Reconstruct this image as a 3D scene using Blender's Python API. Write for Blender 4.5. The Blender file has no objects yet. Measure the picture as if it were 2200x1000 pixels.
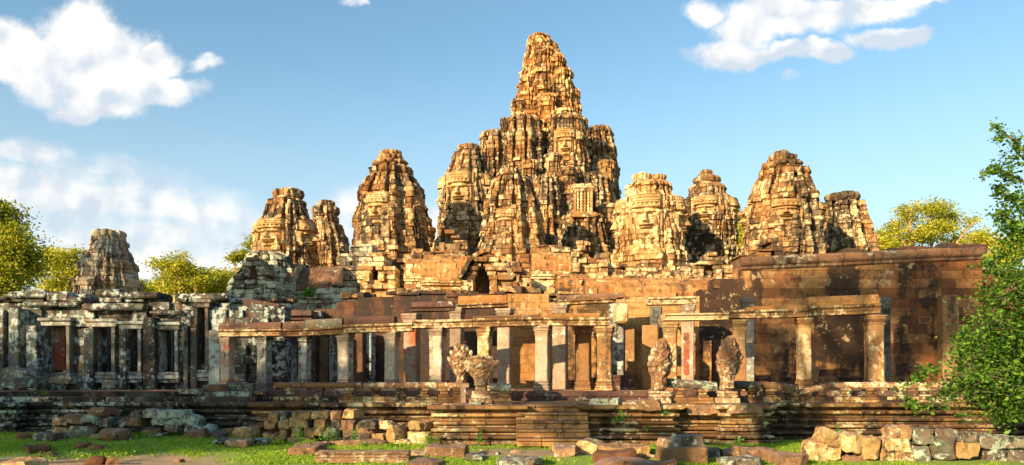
import bpy, math, random
import numpy as np
from mathutils import Vector, Matrix
R = math.radians
SC = bpy.context.scene
COL = SC.collection

# ------------------------------------------------------------------ camera, light, sky, exposure
EYE = 2.25
cam_d = bpy.data.cameras.new("camera"); cam = bpy.data.objects.new("camera", cam_d); COL.objects.link(cam)
cam.location = (0, 0, EYE); cam.rotation_euler = (R(90), 0, 0)
cam_d.sensor_width = 36; cam_d.lens = 36*1600/2200; cam_d.shift_y = (805-500)/2200
cam_d.clip_start = 0.1; cam_d.clip_end = 3000
SC.camera = cam
SUN_AZ, SUN_EL = R(40), R(19)          # azimuth: to the left, behind the viewer
SUN_DIR = Vector((-math.sin(SUN_AZ)*math.cos(SUN_EL), -math.cos(SUN_AZ)*math.cos(SUN_EL), math.sin(SUN_EL)))
sd = bpy.data.lights.new("sun", 'SUN'); sd.energy = 5.0; sd.angle = R(0.6); sd.color = (1.0, 0.77, 0.44)
so = bpy.data.objects.new("sun", sd); COL.objects.link(so)
so.rotation_euler = SUN_DIR.to_track_quat('Z', 'Y').to_euler()
SC.view_settings.view_transform = 'Standard'; SC.view_settings.look = 'None'
SC.view_settings.exposure = 1.1; SC.view_settings.gamma = 1.0

class NT:
    def __init__(s, tree): s.t = tree; s.n = tree.nodes; s.l = tree.links
    def new(s, typ, **k):
        n = s.n.new(typ)
        for a, v in k.items(): setattr(n, a, v)
        return n
    def put(s, sock, v):
        if hasattr(v, 'is_output') or isinstance(v, bpy.types.NodeSocket): s.l.new(v, sock)
        else: sock.default_value = v
    def math(s, op, a, b=0.0, c=None, clamp=False):
        n = s.new('ShaderNodeMath', operation=op, use_clamp=clamp)
        s.put(n.inputs[0], a); s.put(n.inputs[1], b)
        if c is not None: s.put(n.inputs[2], c)
        return n.outputs[0]
    def vmath(s, op, a, b=(0, 0, 0)):
        n = s.new('ShaderNodeVectorMath', operation=op); s.put(n.inputs[0], a); s.put(n.inputs[1], b)
        return n.outputs[0]
    def noise(s, vec, scale, detail=4, rough=0.55, dist=0.0, out=0):
        n = s.new('ShaderNodeTexNoise'); s.put(n.inputs['Vector'], vec); s.put(n.inputs['Scale'], scale)
        n.inputs['Detail'].default_value = detail; n.inputs['Roughness'].default_value = rough
        n.inputs['Distortion'].default_value = dist
        return n.outputs[out]
    def sm(s, x, a, b):
        n = s.new('ShaderNodeMapRange', interpolation_type='SMOOTHSTEP'); s.put(n.inputs[0], x)
        s.put(n.inputs[1], a); s.put(n.inputs[2], b); return n.outputs[0]
    def mix(s, f, a, b, mode='MIX'):
        n = s.new('ShaderNodeMix', data_type='RGBA', blend_type=mode, clamp_factor=True)
        s.put(n.inputs[0], f)
        for i, v in ((6, a), (7, b)):
            if isinstance(v, tuple) and len(v) == 3: v = (*v, 1)
            s.put(n.inputs[i], v)
        return n.outputs[2]

def make_world():
    w = bpy.data.worlds.new("World"); SC.world = w; w.use_nodes = True
    w.node_tree.nodes.clear(); N = NT(w.node_tree)
    out = N.new('ShaderNodeOutputWorld'); bg = N.new('ShaderNodeBackground')
    sky = N.new('ShaderNodeTexSky'); sky.sky_type = 'NISHITA'; sky.sun_disc = False
    sky.sun_elevation = SUN_EL; sky.sun_rotation = math.pi + SUN_AZ
    sky.air_density = 1.0; sky.dust_density = 0.9; sky.ozone_density = 2.0
    tc = N.new('ShaderNodeTexCoord'); sep = N.new('ShaderNodeSeparateXYZ'); N.l.new(tc.outputs['Generated'], sep.inputs[0])
    y = N.math('MAXIMUM', sep.outputs[1], 0.02)
    u = N.math('DIVIDE', sep.outputs[0], y); v = N.math('DIVIDE', sep.outputs[2], y)
    cmb = N.new('ShaderNodeCombineXYZ'); N.l.new(u, cmb.inputs[0]); N.l.new(v, cmb.inputs[1])
    p = cmb.outputs[0]
    warp = N.noise(p, 9, 6, 0.6, out=1)
    wv = N.vmath('MULTIPLY', N.vmath('SUBTRACT', warp, (.5, .5, .5)), (.10, .07, 0))
    pw = N.vmath('ADD', p, wv)
    def field(vec, ells):
        res = None
        for (px, py, rx, ry) in ells:
            c = ((px-1100)/1600, (805-py)/1600, 0)
            d = N.vmath('MULTIPLY', N.vmath('SUBTRACT', vec, c), (1600/rx, 1600/ry, 0))
            ln = N.new('ShaderNodeVectorMath', operation='LENGTH'); N.l.new(d, ln.inputs[0])
            f = N.math('SUBTRACT', 1.0, ln.outputs['Value'])
            res = f if res is None else N.math('MAXIMUM', res, f)
        return res
    cum = [(60, 120, 150, 70), (170, 80, 105, 95), (230, 130, 130, 90), (120, 180, 120, 60), (250, 200, 110, 50),
           (340, 125, 70, 50), (365, 185, 85, 40), (165, 225, 90, 38), (20, 90, 60, 50), 
           (1700, 30, 170, 55), (1610, 60, 100, 45), (1850, 15, 150, 40), (1545, 108, 80, 36), (1600, 112, 60, 24), (1700, 114, 80, 28),
           (1780, 112, 60, 28), (1900, 88, 90, 30), (1960, 78, 50, 22), (1940, 2, 110, 18), (2260, 150, 60, 25)]
    cum2 = [(x, yy, rx*1.0, ry*1.0) for (x, yy, rx, ry) in cum]
    f = field(pw, cum2)
    fb = N.noise(p, 17, 9, 0.60)
    f2 = N.math('ADD', f, N.math('MULTIPLY', N.math('SUBTRACT', fb, 0.5), 0.85))
    dens = N.sm(f2, -0.05, 0.42)
    # relief shade
    po = N.vmath('ADD', p, (-0.016, 0.020, 0))
    fb2 = N.noise(po, 13, 3, 0.5)
    fb3 = N.noise(p, 13, 3, 0.5)
    rel = N.math('MULTIPLY', N.math('SUBTRACT', fb3, fb2), 3.6)
    body = N.noise(p, 7, 4, 0.5)
    fdn = field(N.vmath('ADD', pw, (0.006, -0.035, 0)), cum2)
    rel = N.math('ADD', rel, N.math('MULTIPLY', N.math('SUBTRACT', fdn, f), 0.5))
    shade = N.math('ADD', N.math('ADD', N.math('MULTIPLY', body, 1.2), 0.12), rel, clamp=True)
    ccol = N.mix(shade, (0.74, 0.83, 0.92), (1.28, 1.22, 1.12))
    # thin wispy cirrus low on the left
    st = N.vmath('MULTIPLY', p, (3.0, 9.0, 1)); 
    rotn = N.new('ShaderNodeVectorRotate', rotation_type='Z_AXIS'); N.l.new(p, rotn.inputs['Vector']); rotn.inputs['Angle'].default_value = R(14)
    st = N.vmath('MULTIPLY', rotn.outputs[0], (5.0, 16.0, 1))
    wn = N.noise(st, 1.0, 6, 0.6, 1.2)
    wf = field(pw, [(140, 400, 300, 90), (320, 480, 330, 110), (60, 330, 120, 40), (560, 520, 200, 90), (760, 470, 130, 80), (-100, 420, 300, 120),
                    (200, 560, 500, 60), (900, 480, 120, 60), (1700, 175, 30, 14), (440, 130, 40, 20), (760, 8, 30, 12), (1520, 20, 60, 30)])
    wd = N.math('MULTIPLY', N.sm(wf, -0.05, 0.6), N.sm(wn, 0.20, 0.58))
    wd = N.math('MULTIPLY', wd, 0.92)
    lp = N.math('MAXIMUM', N.math('MULTIPLY', dens, 0.97), wd)
    front = N.sm(sep.outputs[1], 0.05, 0.3)
    lp = N.math('MULTIPLY', lp, front)
    skyc = N.mix(1.0, sky.outputs[0], (1.06, 1.25, 1.15), 'MULTIPLY')
    skyc = N.mix(N.math('MULTIPLY', N.math('SUBTRACT', 1.0, N.sm(sep.outputs[2], 0.02, 0.42)), 0.72), skyc, (3.7, 4.15, 4.45))
    cc = N.mix(1.0, ccol, (4.9, 4.9, 5.0), 'MULTIPLY')
    final = N.mix(lp, skyc, cc)
    N.l.new(final, bg.inputs[0]); bg.inputs[1].default_value = 0.09
    N.l.new(bg.outputs[0], out.inputs[0])
make_world()

# ------------------------------------------------------------------ helpers
def X(px, D): return (px-1100)/1600*D
def Z(py, D): return EYE + (805-py)/1600*D
rng = random.Random(7)

def hsh(*a):
    h = np.zeros(np.broadcast(*a).shape, dtype=np.uint64) if len(a) > 1 else np.zeros(np.shape(a[0]), dtype=np.uint64)
    h = h + np.uint64(0x9E3779B97F4A7C15)
    for i, v in enumerate(a):
        v = np.asarray(v).astype(np.int64).astype(np.uint64)
        h = (h ^ v) * np.uint64(0xBF58476D1CE4E5B9 + 2*i)
        h ^= h >> np.uint64(29)
    h = h * np.uint64(0x94D049BB133111EB); h ^= h >> np.uint64(32)
    return (h & np.uint64(0xFFFFFF)).astype(np.float64)/0xFFFFFF

def vn(x, y, z, seed=0):
    xi, yi, zi = np.floor(x), np.floor(y), np.floor(z)
    fx, fy, fz = x-xi, y-yi, z-zi
    fx = fx*fx*(3-2*fx); fy = fy*fy*(3-2*fy); fz = fz*fz*(3-2*fz)
    r = 0
    for dx in (0, 1):
        for dy in (0, 1):
            for dz in (0, 1):
                w = (fx if dx else 1-fx)*(fy if dy else 1-fy)*(fz if dz else 1-fz)
                r = r + w*hsh(xi+dx, yi+dy, zi+dz, np.full(np.shape(xi), seed))
    return r*2-1

def fbm(x, y, z, seed=0, o=3):
    r = 0; a = 1; s = 0
    for i in range(o):
        r = r + a*vn(x*2**i, y*2**i, z*2**i, seed+i); s += a; a *= .5
    return r/s

def link(name, me, m, parent=None):
    if m is not None: me.materials.append(m)
    o = bpy.data.objects.new(name, me); COL.objects.link(o)
    if parent is not None: o.parent = parent
    return o

def mesh_np(name, V, F, m, parent=None, bv=None, smooth=False, origin=None):
    """V (n,3), F list of arrays (m,k) of indices"""
    V = np.asarray(V, dtype=np.float64)
    if parent is not None: off = np.array(parent.location)
    elif origin is not None: off = np.array(origin)
    else: off = np.zeros(3)
    me = bpy.data.meshes.new(name)
    if not isinstance(F, list): F = [F]
    nl = sum(f.size for f in F); nf = sum(len(f) for f in F)
    me.vertices.add(len(V)); me.loops.add(nl); me.polygons.add(nf)
    me.vertices.foreach_set('co', (V-off).astype(np.float32).ravel())
    me.loops.foreach_set('vertex_index', np.concatenate([f.ravel() for f in F]).astype(np.int32))
    tot = np.concatenate([np.full(len(f), f.shape[1]) for f in F]); st = np.concatenate([[0], np.cumsum(tot)[:-1]])
    me.polygons.foreach_set('loop_start', st.astype(np.int32))
    me.polygons.foreach_set('use_smooth', np.full(nf, smooth))
    if bv is not None:
        at = me.attributes.new('bv', 'FLOAT', 'POINT'); at.data.foreach_set('value', np.asarray(bv, dtype=np.float32).ravel())
    me.update(calc_edges=True); me.validate()
    o = link(name, me, m, parent)
    if parent is None and origin is not None: o.location = origin
    return o

class MB:
    """collects shapes in world coordinates into one mesh"""
    def __init__(s): s.v = []; s.f = []; s.b = []
    def add(s, vs, fs, b=None):
        n = len(s.v); b = rng.random() if b is None else b
        s.v += [tuple(v) for v in vs]; s.f += [[i+n for i in f] for f in fs]; s.b += [b]*len(vs)
    def block(s, x0, x1, y0, y1, z0, z1, ch=.02, j=.0, yaw=0, piv=None, b=None):
        """box with chamfered edges: x,y,z extents"""
        ch = min(ch, (x1-x0)*.3, (y1-y0)*.3, (z1-z0)*.3)
        vs = []; r = rng
        def J(): return r.uniform(-j, j)
        for (lx, ly, lz) in ((x0, y0, z0),):
            pass
        X0, X1, Y0, Y1, Z0, Z1 = x0+J(), x1+J(), y0+J(), y1, z0, z1+J()*.5
        for zz, ins in ((Z0, ch), (Z0+ch, 0), (Z1-ch, 0), (Z1, ch)):
            i2 = ins
            jj = [(J()*.4, J()*.4) for _ in range(4)]
            # octagonal section, corner chamfers
            c = ch*.8
            pts = [(X0+i2+c, Y0+i2), (X1-i2-c, Y0+i2), (X1-i2, Y0+i2+c), (X1-i2, Y1-i2-c), (X1-i2-c, Y1-i2), (X0+i2+c, Y1-i2), (X0+i2, Y1-i2-c), (X0+i2, Y0+i2+c)]
            vs += [(px+jj[k//2][0], py+jj[k//2][1], zz) for k, (px, py) in enumerate(pts)]
        if yaw:
            cx, cy = piv or ((x0+x1)/2, (y0+y1)/2); ca, sa = math.cos(yaw), math.sin(yaw)
            vs = [(cx+(a-cx)*ca-(bb-cy)*sa, cy+(a-cx)*sa+(bb-cy)*ca, c) for a, bb, c in vs]
        fs = [[7, 6, 5, 4, 3, 2, 1, 0], [24+i for i in range(8)]]
        for k in range(3):
            for i in range(8):
                i2 = (i+1) % 8; fs.append([k*8+i, k*8+i2, (k+1)*8+i2, (k+1)*8+i])
        s.add(vs, fs, b)
    def tube(s, pts, rad, n=7, b=None):
        pts = [Vector(p) for p in pts]; vs = []; fs = []
        for i, p in enumerate(pts):
            d = (pts[min(i+1, len(pts)-1)]-pts[max(i-1, 0)]).normalized()
            a = d.cross(Vector((0.31, 0.9, 0.2))).normalized(); bb = d.cross(a)
            for k in range(n):
                t = 2*math.pi*k/n; vs.append(p+(a*math.cos(t)+bb*math.sin(t))*rad[i])
        for i in range(len(pts)-1):
            for k in range(n):
                k2 = (k+1) % n; fs.append([i*n+k, i*n+k2, (i+1)*n+k2, (i+1)*n+k])
        fs.append(list(range(n))[::-1]); fs.append([(len(pts)-1)*n+k for k in range(n)])
        s.add(vs, fs, b)
    def rings(s, rs, b=None):
        """rs: list of rings of equal length"""
        n = len(rs[0]); vs = [p for r in rs for p in r]; fs = []
        for i in range(len(rs)-1):
            for k in range(n):
                k2 = (k+1) % n; fs.append([i*n+k, i*n+k2, (i+1)*n+k2, (i+1)*n+k])
        fs.append(list(range(n))[::-1]); fs.append([(len(rs)-1)*n+k for k in range(n)])
        s.add(vs, fs, b)
    def build(s, name, m, parent=None, origin=None, smooth=False):
        fs = {}
        for f in s.f: fs.setdefault(len(f), []).append(f)
        return mesh_np(name, np.array(s.v), [np.array(v) for v in fs.values()], m, parent, s.b, smooth, origin)

def tag(o, label=None, cat=None, group=None, kind=None):
    if label: o['label'] = label
    if cat: o['category'] = cat
    if group: o['group'] = group
    if kind: o['kind'] = kind
    return o
def thing(name, label, cat, loc, group=None):
    o = bpy.data.objects.new(name, None); COL.objects.link(o); o.location = loc; o.empty_display_size = .3
    return tag(o, label, cat, group, 'thing')

# ------------------------------------------------------------------ materials
def stone(name, c1, c2, c3, dark=(.035, .028, .025), stain=.5, lich=(.55, .52, .42), la=.35, top=(.11, .055, .04), topf=.7,
          red=0.0, bump=.5, bs=9.0, green=0.0, sc=1.0, streak=1.0, carve=0.0, bva=.42, big=0.0, grey=0.0):
    m = bpy.data.materials.new(name); m.use_nodes = True; m.node_tree.nodes.clear(); N = NT(m.node_tree)
    out = N.new('ShaderNodeOutputMaterial'); bs_ = N.new('ShaderNodeBsdfPrincipled')
    geo = N.new('ShaderNodeNewGeometry'); P = geo.outputs['Position']
    at = N.new('ShaderNodeAttribute', attribute_name='bv'); bvv = at.outputs['Fac']
    n1 = N.noise(P, .55*sc, 5, .6); n2 = N.noise(P, 2.2*sc, 6, .65); n3 = N.noise(P, 9*sc, 5, .65)
    col = N.mix(N.sm(N.math('ADD', n1, N.math('MULTIPLY', N.math('SUBTRACT', bvv, .5), bva*.5)), .38, .62), c1, c2)
    col = N.mix(N.sm(n2, .45, .68), col, c3)
    if red > 0:
        rn = N.noise(N.vmath('ADD', P, (31, 7, 3)), .9*sc, 4, .6)
        col = N.mix(N.math('MULTIPLY', N.sm(rn, .52, .66), red), col, (.42, .10, .03))
    if green > 0:
        gn = N.noise(N.vmath('ADD', P, (3, 17, 9)), 1.1*sc, 5, .65)
        col = N.mix(N.math('MULTIPLY', N.sm(gn, .5, .64), green), col, (.16, .20, .12))
    if grey > 0:
        g2 = N.noise(N.vmath('ADD', P, (13, 7, 29)), .28, 4, .6)
        col = N.mix(N.math('MULTIPLY', N.sm(g2, .46, .62), grey), col, (.19, .155, .105))
    # block to block difference and fine grain
    f = N.math('ADD', N.math('MULTIPLY', bvv, bva), 1-bva*.52)
    f = N.math('MULTIPLY', f, N.math('ADD', N.math('MULTIPLY', n3, .9), .55))
    mf = N.new('ShaderNodeCombineColor'); [N.l.new(f, mf.inputs[i]) for i in range(3)]
    col = N.mix(1.0, col, mf.outputs[0], 'MULTIPLY')
    # black weathering: vertical streaks + patches, the large ones also painted shade
    sv = N.vmath('MULTIPLY', P, (1.6*sc, 1.6*sc, .22*sc*streak))
    s1 = N.noise(sv, 1.0, 6, .6); s2 = N.noise(N.vmath('ADD', P, (11, 5, 2)), 3.2*sc, 6, .7)
    smk = N.math('ADD', N.math('MULTIPLY', s1, .62), N.math('MULTIPLY', s2, .38))
    lo = .66-.26*stain
    if big: smk = N.math('ADD', smk, N.math('MULTIPLY', N.math('SUBTRACT', N.noise(N.vmath('ADD', N.vmath('MULTIPLY', P, (1, 1, .6)), (41, 3, 8)), .32, 3, .5), .5), big))
    col = N.mix(N.math('MULTIPLY', N.sm(smk, lo, lo+.09), .88), col, dark)
    # crusts on upward faces
    sn = N.new('ShaderNodeSeparateXYZ'); N.l.new(geo.outputs['True Normal'], sn.inputs[0])
    up = N.math('MULTIPLY', N.sm(sn.outputs[2], .45, .85), topf)
    col = N.mix(N.math('MULTIPLY', up, N.sm(n2, .25, .55)), col, top)
    # pale lichen
    l1 = N.noise(N.vmath('ADD', P, (5, 1, 20)), 3.4*sc, 9, .72); l2 = N.noise(N.vmath('ADD', P, (9, 2, 1)), .5*sc, 3, .5)
    lm = N.math('ADD', N.math('ADD', N.math('MULTIPLY', l1, .72), N.math('MULTIPLY', l2, .28)), N.math('MULTIPLY', N.math('SUBTRACT', bvv, .5), bva*.16))
    lo = .64-.22*la
    col = N.mix(N.math('MULTIPLY', N.sm(lm, lo, lo+.05), .85), col, lich)
    N.l.new(col, bs_.inputs['Base Color']); bs_.inputs['Roughness'].default_value = .92
    bs_.inputs['Specular IOR Level'].default_value = .25
    hgt = N.math('ADD', N.math('MULTIPLY', n3, .5), N.math('MULTIPLY', l1, .6))
    if carve > 0:
        vo = N.new('ShaderNodeTexVoronoi'); vo.feature = 'F1'; N.put(vo.inputs['Vector'], N.vmath('ADD', P, N.vmath('MULTIPLY', N.noise(P, 3, 3, .5, out=1), (.5, .5, .5)))); vo.inputs['Scale'].default_value = 3.2
        hgt = N.math('ADD', hgt, N.math('MULTIPLY', vo.outputs[0], carve))
    bp = N.new('ShaderNodeBump'); bp.inputs['Strength'].default_value = bump; bp.inputs['Distance'].default_value = .06
    N.l.new(hgt, bp.inputs['Height']); N.l.new(bp.outputs[0], bs_.inputs['Normal'])
    N.l.new(bs_.outputs[0], out.inputs[0]); return m

M = {}
M['gold'] = stone('golden_sandstone', (.29, .135, .045), (.38, .205, .075), (.18, .078, .03), stain=.70, la=.50, lich=(.60, .46, .27), grey=.7, top=(.15, .07, .03), topf=.6, bump=.8, green=.10, sc=.9, bva=.6, big=.6, dark=(.04, .027, .018))
M['goldpale'] = stone('pale_golden_sandstone', (.38, .195, .07), (.46, .27, .11), (.25, .115, .04), stain=.54, la=.60, lich=(.70, .56, .32), top=(.2, .1, .05), topf=.5, bump=.9, sc=.8, bva=.5, dark=(.07, .045, .025))
M['spire'] = stone('reddish_spire_sandstone', (.36, .15, .04), (.40, .20, .065), (.20, .075, .022), stain=.58, la=.55, lich=(.62, .45, .22), red=.45, bump=1.0, sc=.6, bva=.6, big=.5, dark=(.06, .03, .015))
M['greytower'] = stone('grey_tower_stone', (.28, .20, .13), (.34, .27, .20), (.20, .12, .08), stain=.6, la=.6, lich=(.42, .39, .32), bump=1.0, sc=.75, bva=.6)
M['grey'] = stone('grey_lichen_stone', (.06, .055, .05), (.11, .11, .10), (.13, .06, .035), stain=.68, la=.58, lich=(.40, .45, .43), top=(.05, .03, .028), topf=.8, green=.4, bump=.8, dark=(.012, .011, .011), bva=.4, big=.6, sc=1.1)  # base colour darkened to stand in for shade on the left gallery
M['greygreen'] = stone('greenish_masonry_stone', (.16, .14, .10), (.23, .20, .145), (.20, .11, .06), stain=.58, la=.66, lich=(.44, .45, .33), green=.45, bump=.9, red=.3, bva=.8, big=.3)
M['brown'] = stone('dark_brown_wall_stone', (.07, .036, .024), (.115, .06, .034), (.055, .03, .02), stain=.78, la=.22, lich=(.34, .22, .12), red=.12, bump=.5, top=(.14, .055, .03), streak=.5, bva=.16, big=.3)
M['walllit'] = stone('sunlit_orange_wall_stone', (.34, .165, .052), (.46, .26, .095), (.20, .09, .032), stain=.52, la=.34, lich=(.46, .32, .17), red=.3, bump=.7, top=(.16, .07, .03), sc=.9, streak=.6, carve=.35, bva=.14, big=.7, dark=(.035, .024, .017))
M['wall'] = stone('rust_orange_wall_stone', (.17, .068, .028), (.36, .175, .065), (.09, .038, .02), stain=.71, la=.30, lich=(.46, .32, .18), red=.25, bump=.7, top=(.16, .07, .03), sc=.7, streak=.5, carve=.35, bva=.36, big=1.2, dark=(.026, .018, .014))  # pale and dark tone patches also stand in for sun dapple
M['face'] = stone('carved_face_stone', (.42, .235, .09), (.48, .30, .13), (.34, .17, .06), stain=.36, la=.55, lich=(.66, .52, .29), topf=.3, bump=.35, sc=1.0, bva=.3, dark=(.09, .055, .03))
M['roof'] = stone('orange_roof_stone', (.33, .145, .042), (.40, .20, .07), (.20, .085, .03), stain=.48, la=.33, lich=(.58, .40, .2), red=.2, bump=.6, topf=0, sc=.9, bva=.3, big=.4)
M['roofdark'] = stone('brown_roof_stone', (.15, .07, .04), (.20, .10, .055), (.11, .06, .035), stain=.56, la=.35, lich=(.42, .36, .25), bump=.6, topf=0, bva=.3, green=.2)
M['terrace'] = stone('moulded_terrace_stone', (.20, .10, .038), (.30, .165, .062), (.13, .062, .028), stain=.70, la=.42, lich=(.50, .45, .28), top=(.13, .06, .042), topf=.95, green=.35, bump=.8, streak=3.0, dark=(.016, .012, .01), bva=.6, big=.6, sc=1.3)
M['terracegrey'] = stone('dark_terrace_stone', (.065, .05, .04), (.11, .085, .065), (.12, .055, .032), stain=.72, la=.50, lich=(.36, .40, .33), top=(.10, .055, .05), topf=.9, green=.4, bump=.8, streak=3.0, dark=(.010, .009, .008), bva=.6, big=.4, sc=1.3)
M['step'] = stone('worn_step_stone', (.33, .165, .06), (.42, .235, .09), (.24, .11, .042), stain=.46, la=.30, lich=(.52, .38, .2), top=(.24, .13, .085), topf=.9, bump=.9, bva=.14, sc=1.5, streak=2)
M['pillar'] = stone('smooth_pillar_stone', (.29, .225, .165), (.36, .29, .215), (.27, .165, .105), stain=.50, la=.30, lich=(.60, .54, .44), red=.22, bump=.3, top=(.14, .07, .05), streak=.35, dark=(.09, .065, .05))
M['pillarred'] = stone('red_tinted_pillar_stone', (.36, .29, .22), (.38, .30, .23), (.44, .11, .045), stain=.36, la=.16, lich=(.55, .48, .38), red=.9, bump=.3, top=(.14, .07, .05), streak=.4, sc=1.3)
M['pillargrey'] = stone('grey_pillar_stone', (.15, .14, .13), (.24, .23, .21), (.18, .10, .06), stain=.58, la=.48, lich=(.46, .48, .43), green=.35, bump=.5, top=(.08, .045, .04), streak=.3, dark=(.02, .018, .017), big=.4)
M['pillarwarm'] = stone('brown_pillar_stone', (.30, .15, .06), (.36, .21, .09), (.22, .10, .04), stain=.52, la=.46, lich=(.60, .48, .28), bump=.6, green=.25, streak=.4, dark=(.05, .03, .02))
M['redpaint'] = stone('red_painted_stone', (.38, .07, .035), (.30, .08, .045), (.26, .12, .08), stain=.52, la=.36, bump=.2)
M['lintel'] = stone('lichen_lintel_stone', (.25, .125, .052), (.33, .19, .085), (.17, .08, .038), stain=.56, la=.66, lich=(.62, .50, .30), top=(.14, .06, .045), topf=.95, bump=.7, streak=3, dark=(.03, .02, .015), sc=1.4)
M['linteldark'] = stone('maroon_lintel_stone', (.10, .05, .038), (.14, .072, .05), (.08, .045, .035), stain=.5, la=.36, lich=(.40, .38, .28), top=(.10, .042, .035), topf=.9, bump=.6, streak=3, sc=1.3)
M['naga'] = stone('carved_serpent_stone', (.30, .16, .08), (.36, .215, .11), (.23, .10, .05), stain=.50, la=.68, lich=(.58, .50, .33), bump=1.0, top=(.18, .09, .06), sc=1.9, carve=1.0, dark=(.03, .02, .015))
M['rail'] = stone('serpent_rail_stone', (.29, .13, .055), (.33, .17, .075), (.22, .10, .05), stain=.44, la=.60, lich=(.66, .56, .38), top=(.16, .065, .048), topf=1.0, bump=.6, sc=1.5)
M['block'] = stone('fallen_block_stone', (.38, .22, .085), (.44, .28, .12), (.27, .14, .055), stain=.46, la=.46, lich=(.60, .52, .30), top=(.26, .14, .085), topf=.8, bump=1.0, green=.25, sc=1.6, carve=.9, dark=(.04, .03, .02))
M['blockbrown'] = stone('brown_block_stone', (.24, .125, .06), (.30, .175, .09), (.16, .08, .045), stain=.50, la=.42, lich=(.50, .44, .3), top=(.24, .145, .115), topf=.8, bump=1.0, green=.15, sc=1.6, carve=.4, dark=(.03, .02, .018))
M['blockgrey'] = stone('mossy_grey_block_stone', (.11, .085, .07), (.16, .13, .10), (.14, .075, .045), stain=.56, la=.62, lich=(.36, .43, .33), top=(.13, .085, .08), topf=.8, bump=1.0, green=.4, sc=1.6, carve=.6, dark=(.018, .015, .014))

def simple(name, col, rough=.9, trans=None, var=0.0):
    m = bpy.data.materials.new(name); m.use_nodes = True; N = NT(m.node_tree); b = m.node_tree.nodes['Principled BSDF']
    b.inputs['Roughness'].default_value = rough; b.inputs['Specular IOR Level'].default_value = .3
    c = (*col, 1)
    if var or trans:
        at = N.new('ShaderNodeAttribute', attribute_name='bv')
        g = N.new('ShaderNodeNewGeometry')
        n = N.noise(g.outputs['Position'], .6, 3, .5)
        t = N.math('ADD', N.math('MULTIPLY', at.outputs['Fac'], .7), N.math('MULTIPLY', n, .3))
        c0 = tuple(x*(1-var) for x in col); c1 = trans or tuple(min(1, x*(1+var)) for x in col)
        cc = N.mix(N.sm(t, .15, .85), c0, c1)
        N.l.new(cc, b.inputs['Base Color'])
        return m, N, cc, b
    b.inputs['Base Color'].default_value = c
    return m
def leafmat(name, c0, c1, tr=.45):
    m, N, cc, b = simple(name, c0, .55, c1, .25)
    t = N.new('ShaderNodeBsdfTranslucent'); mx = N.new('ShaderNodeMixShader'); mx.inputs[0].default_value = tr
    N.l.new(N.mix(1, cc, (1.25, 1.35, .6), 'MULTIPLY'), t.inputs[0]); out = m.node_tree.nodes['Material Output']
    N.l.new(b.outputs[0], mx.inputs[1]); N.l.new(t.outputs[0], mx.inputs[2]); N.l.new(mx.outputs[0], out.inputs[0])
    return m
M['leaf'] = leafmat('olive_gold_foliage', (.26, .28, .028), (.68, .60, .07), .45)
M['leafgreen'] = leafmat('mid_green_foliage', (.12, .17, .018), (.52, .48, .05), .45)
M['leafbright'] = leafmat('fresh_green_foliage', (.022, .085, .010), (.17, .30, .028), .4)
M['leafdark'] = leafmat('deep_green_foliage', (.025, .06, .012), (.07, .13, .02))
M['grass'] = leafmat('grass_blades', (.15, .29, .028), (.42, .52, .055), .45)
M['weed'] = leafmat('weed_leaves', (.07, .20, .02), (.17, .33, .04), .4)
M['bark'] = stone('pale_bark', (.36, .24, .14), (.42, .30, .18), (.26, .17, .1), stain=.3, la=.3, bump=.4, topf=0, sc=2)
M['barkdark'] = stone('brown_bark', (.12, .08, .05), (.17, .12, .08), (.09, .06, .04), stain=.3, la=.1, bump=.4, topf=0, sc=2)
M['soil'] = stone('red_brown_soil', (.16, .065, .03), (.24, .11, .05), (.12, .06, .035), stain=.35, la=.05, bump=1.0, topf=0, sc=4, green=.2)

def ground_mat():
    m = bpy.data.materials.new('grassy_ground'); m.use_nodes = True; N = NT(m.node_tree); b = m.node_tree.nodes['Principled BSDF']
    g = N.new('ShaderNodeNewGeometry'); P = g.outputs['Position']
    n1 = N.noise(P, .35, 5, .6); n2 = N.noise(P, 3, 6, .7); n3 = N.noise(P, 14, 4, .7)
    gr = N.mix(n3, (.09, .18, .015), (.30, .38, .045))
    so_ = N.mix(n2, (.26, .15, .07), (.44, .31, .18))
    at = N.new('ShaderNodeAttribute', attribute_name='bv')
    t = N.math('ADD', N.math('MULTIPLY', N.math('SUBTRACT', n1, .5), .9), N.math('MULTIPLY', N.math('SUBTRACT', n2, .5), .8))
    t = N.math('ADD', t, at.outputs['Fac'])
    N.l.new(N.mix(N.sm(t, .42, .62), gr, so_), b.inputs['Base Color']); b.inputs['Roughness'].default_value = .95
    bp = N.new('ShaderNodeBump'); bp.inputs['Strength'].default_value = .6; bp.inputs['Distance'].default_value = .08
    N.l.new(n3, bp.inputs['Height']); N.l.new(bp.outputs[0], b.inputs['Normal'])
    return m
M['ground'] = ground_mat()

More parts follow.
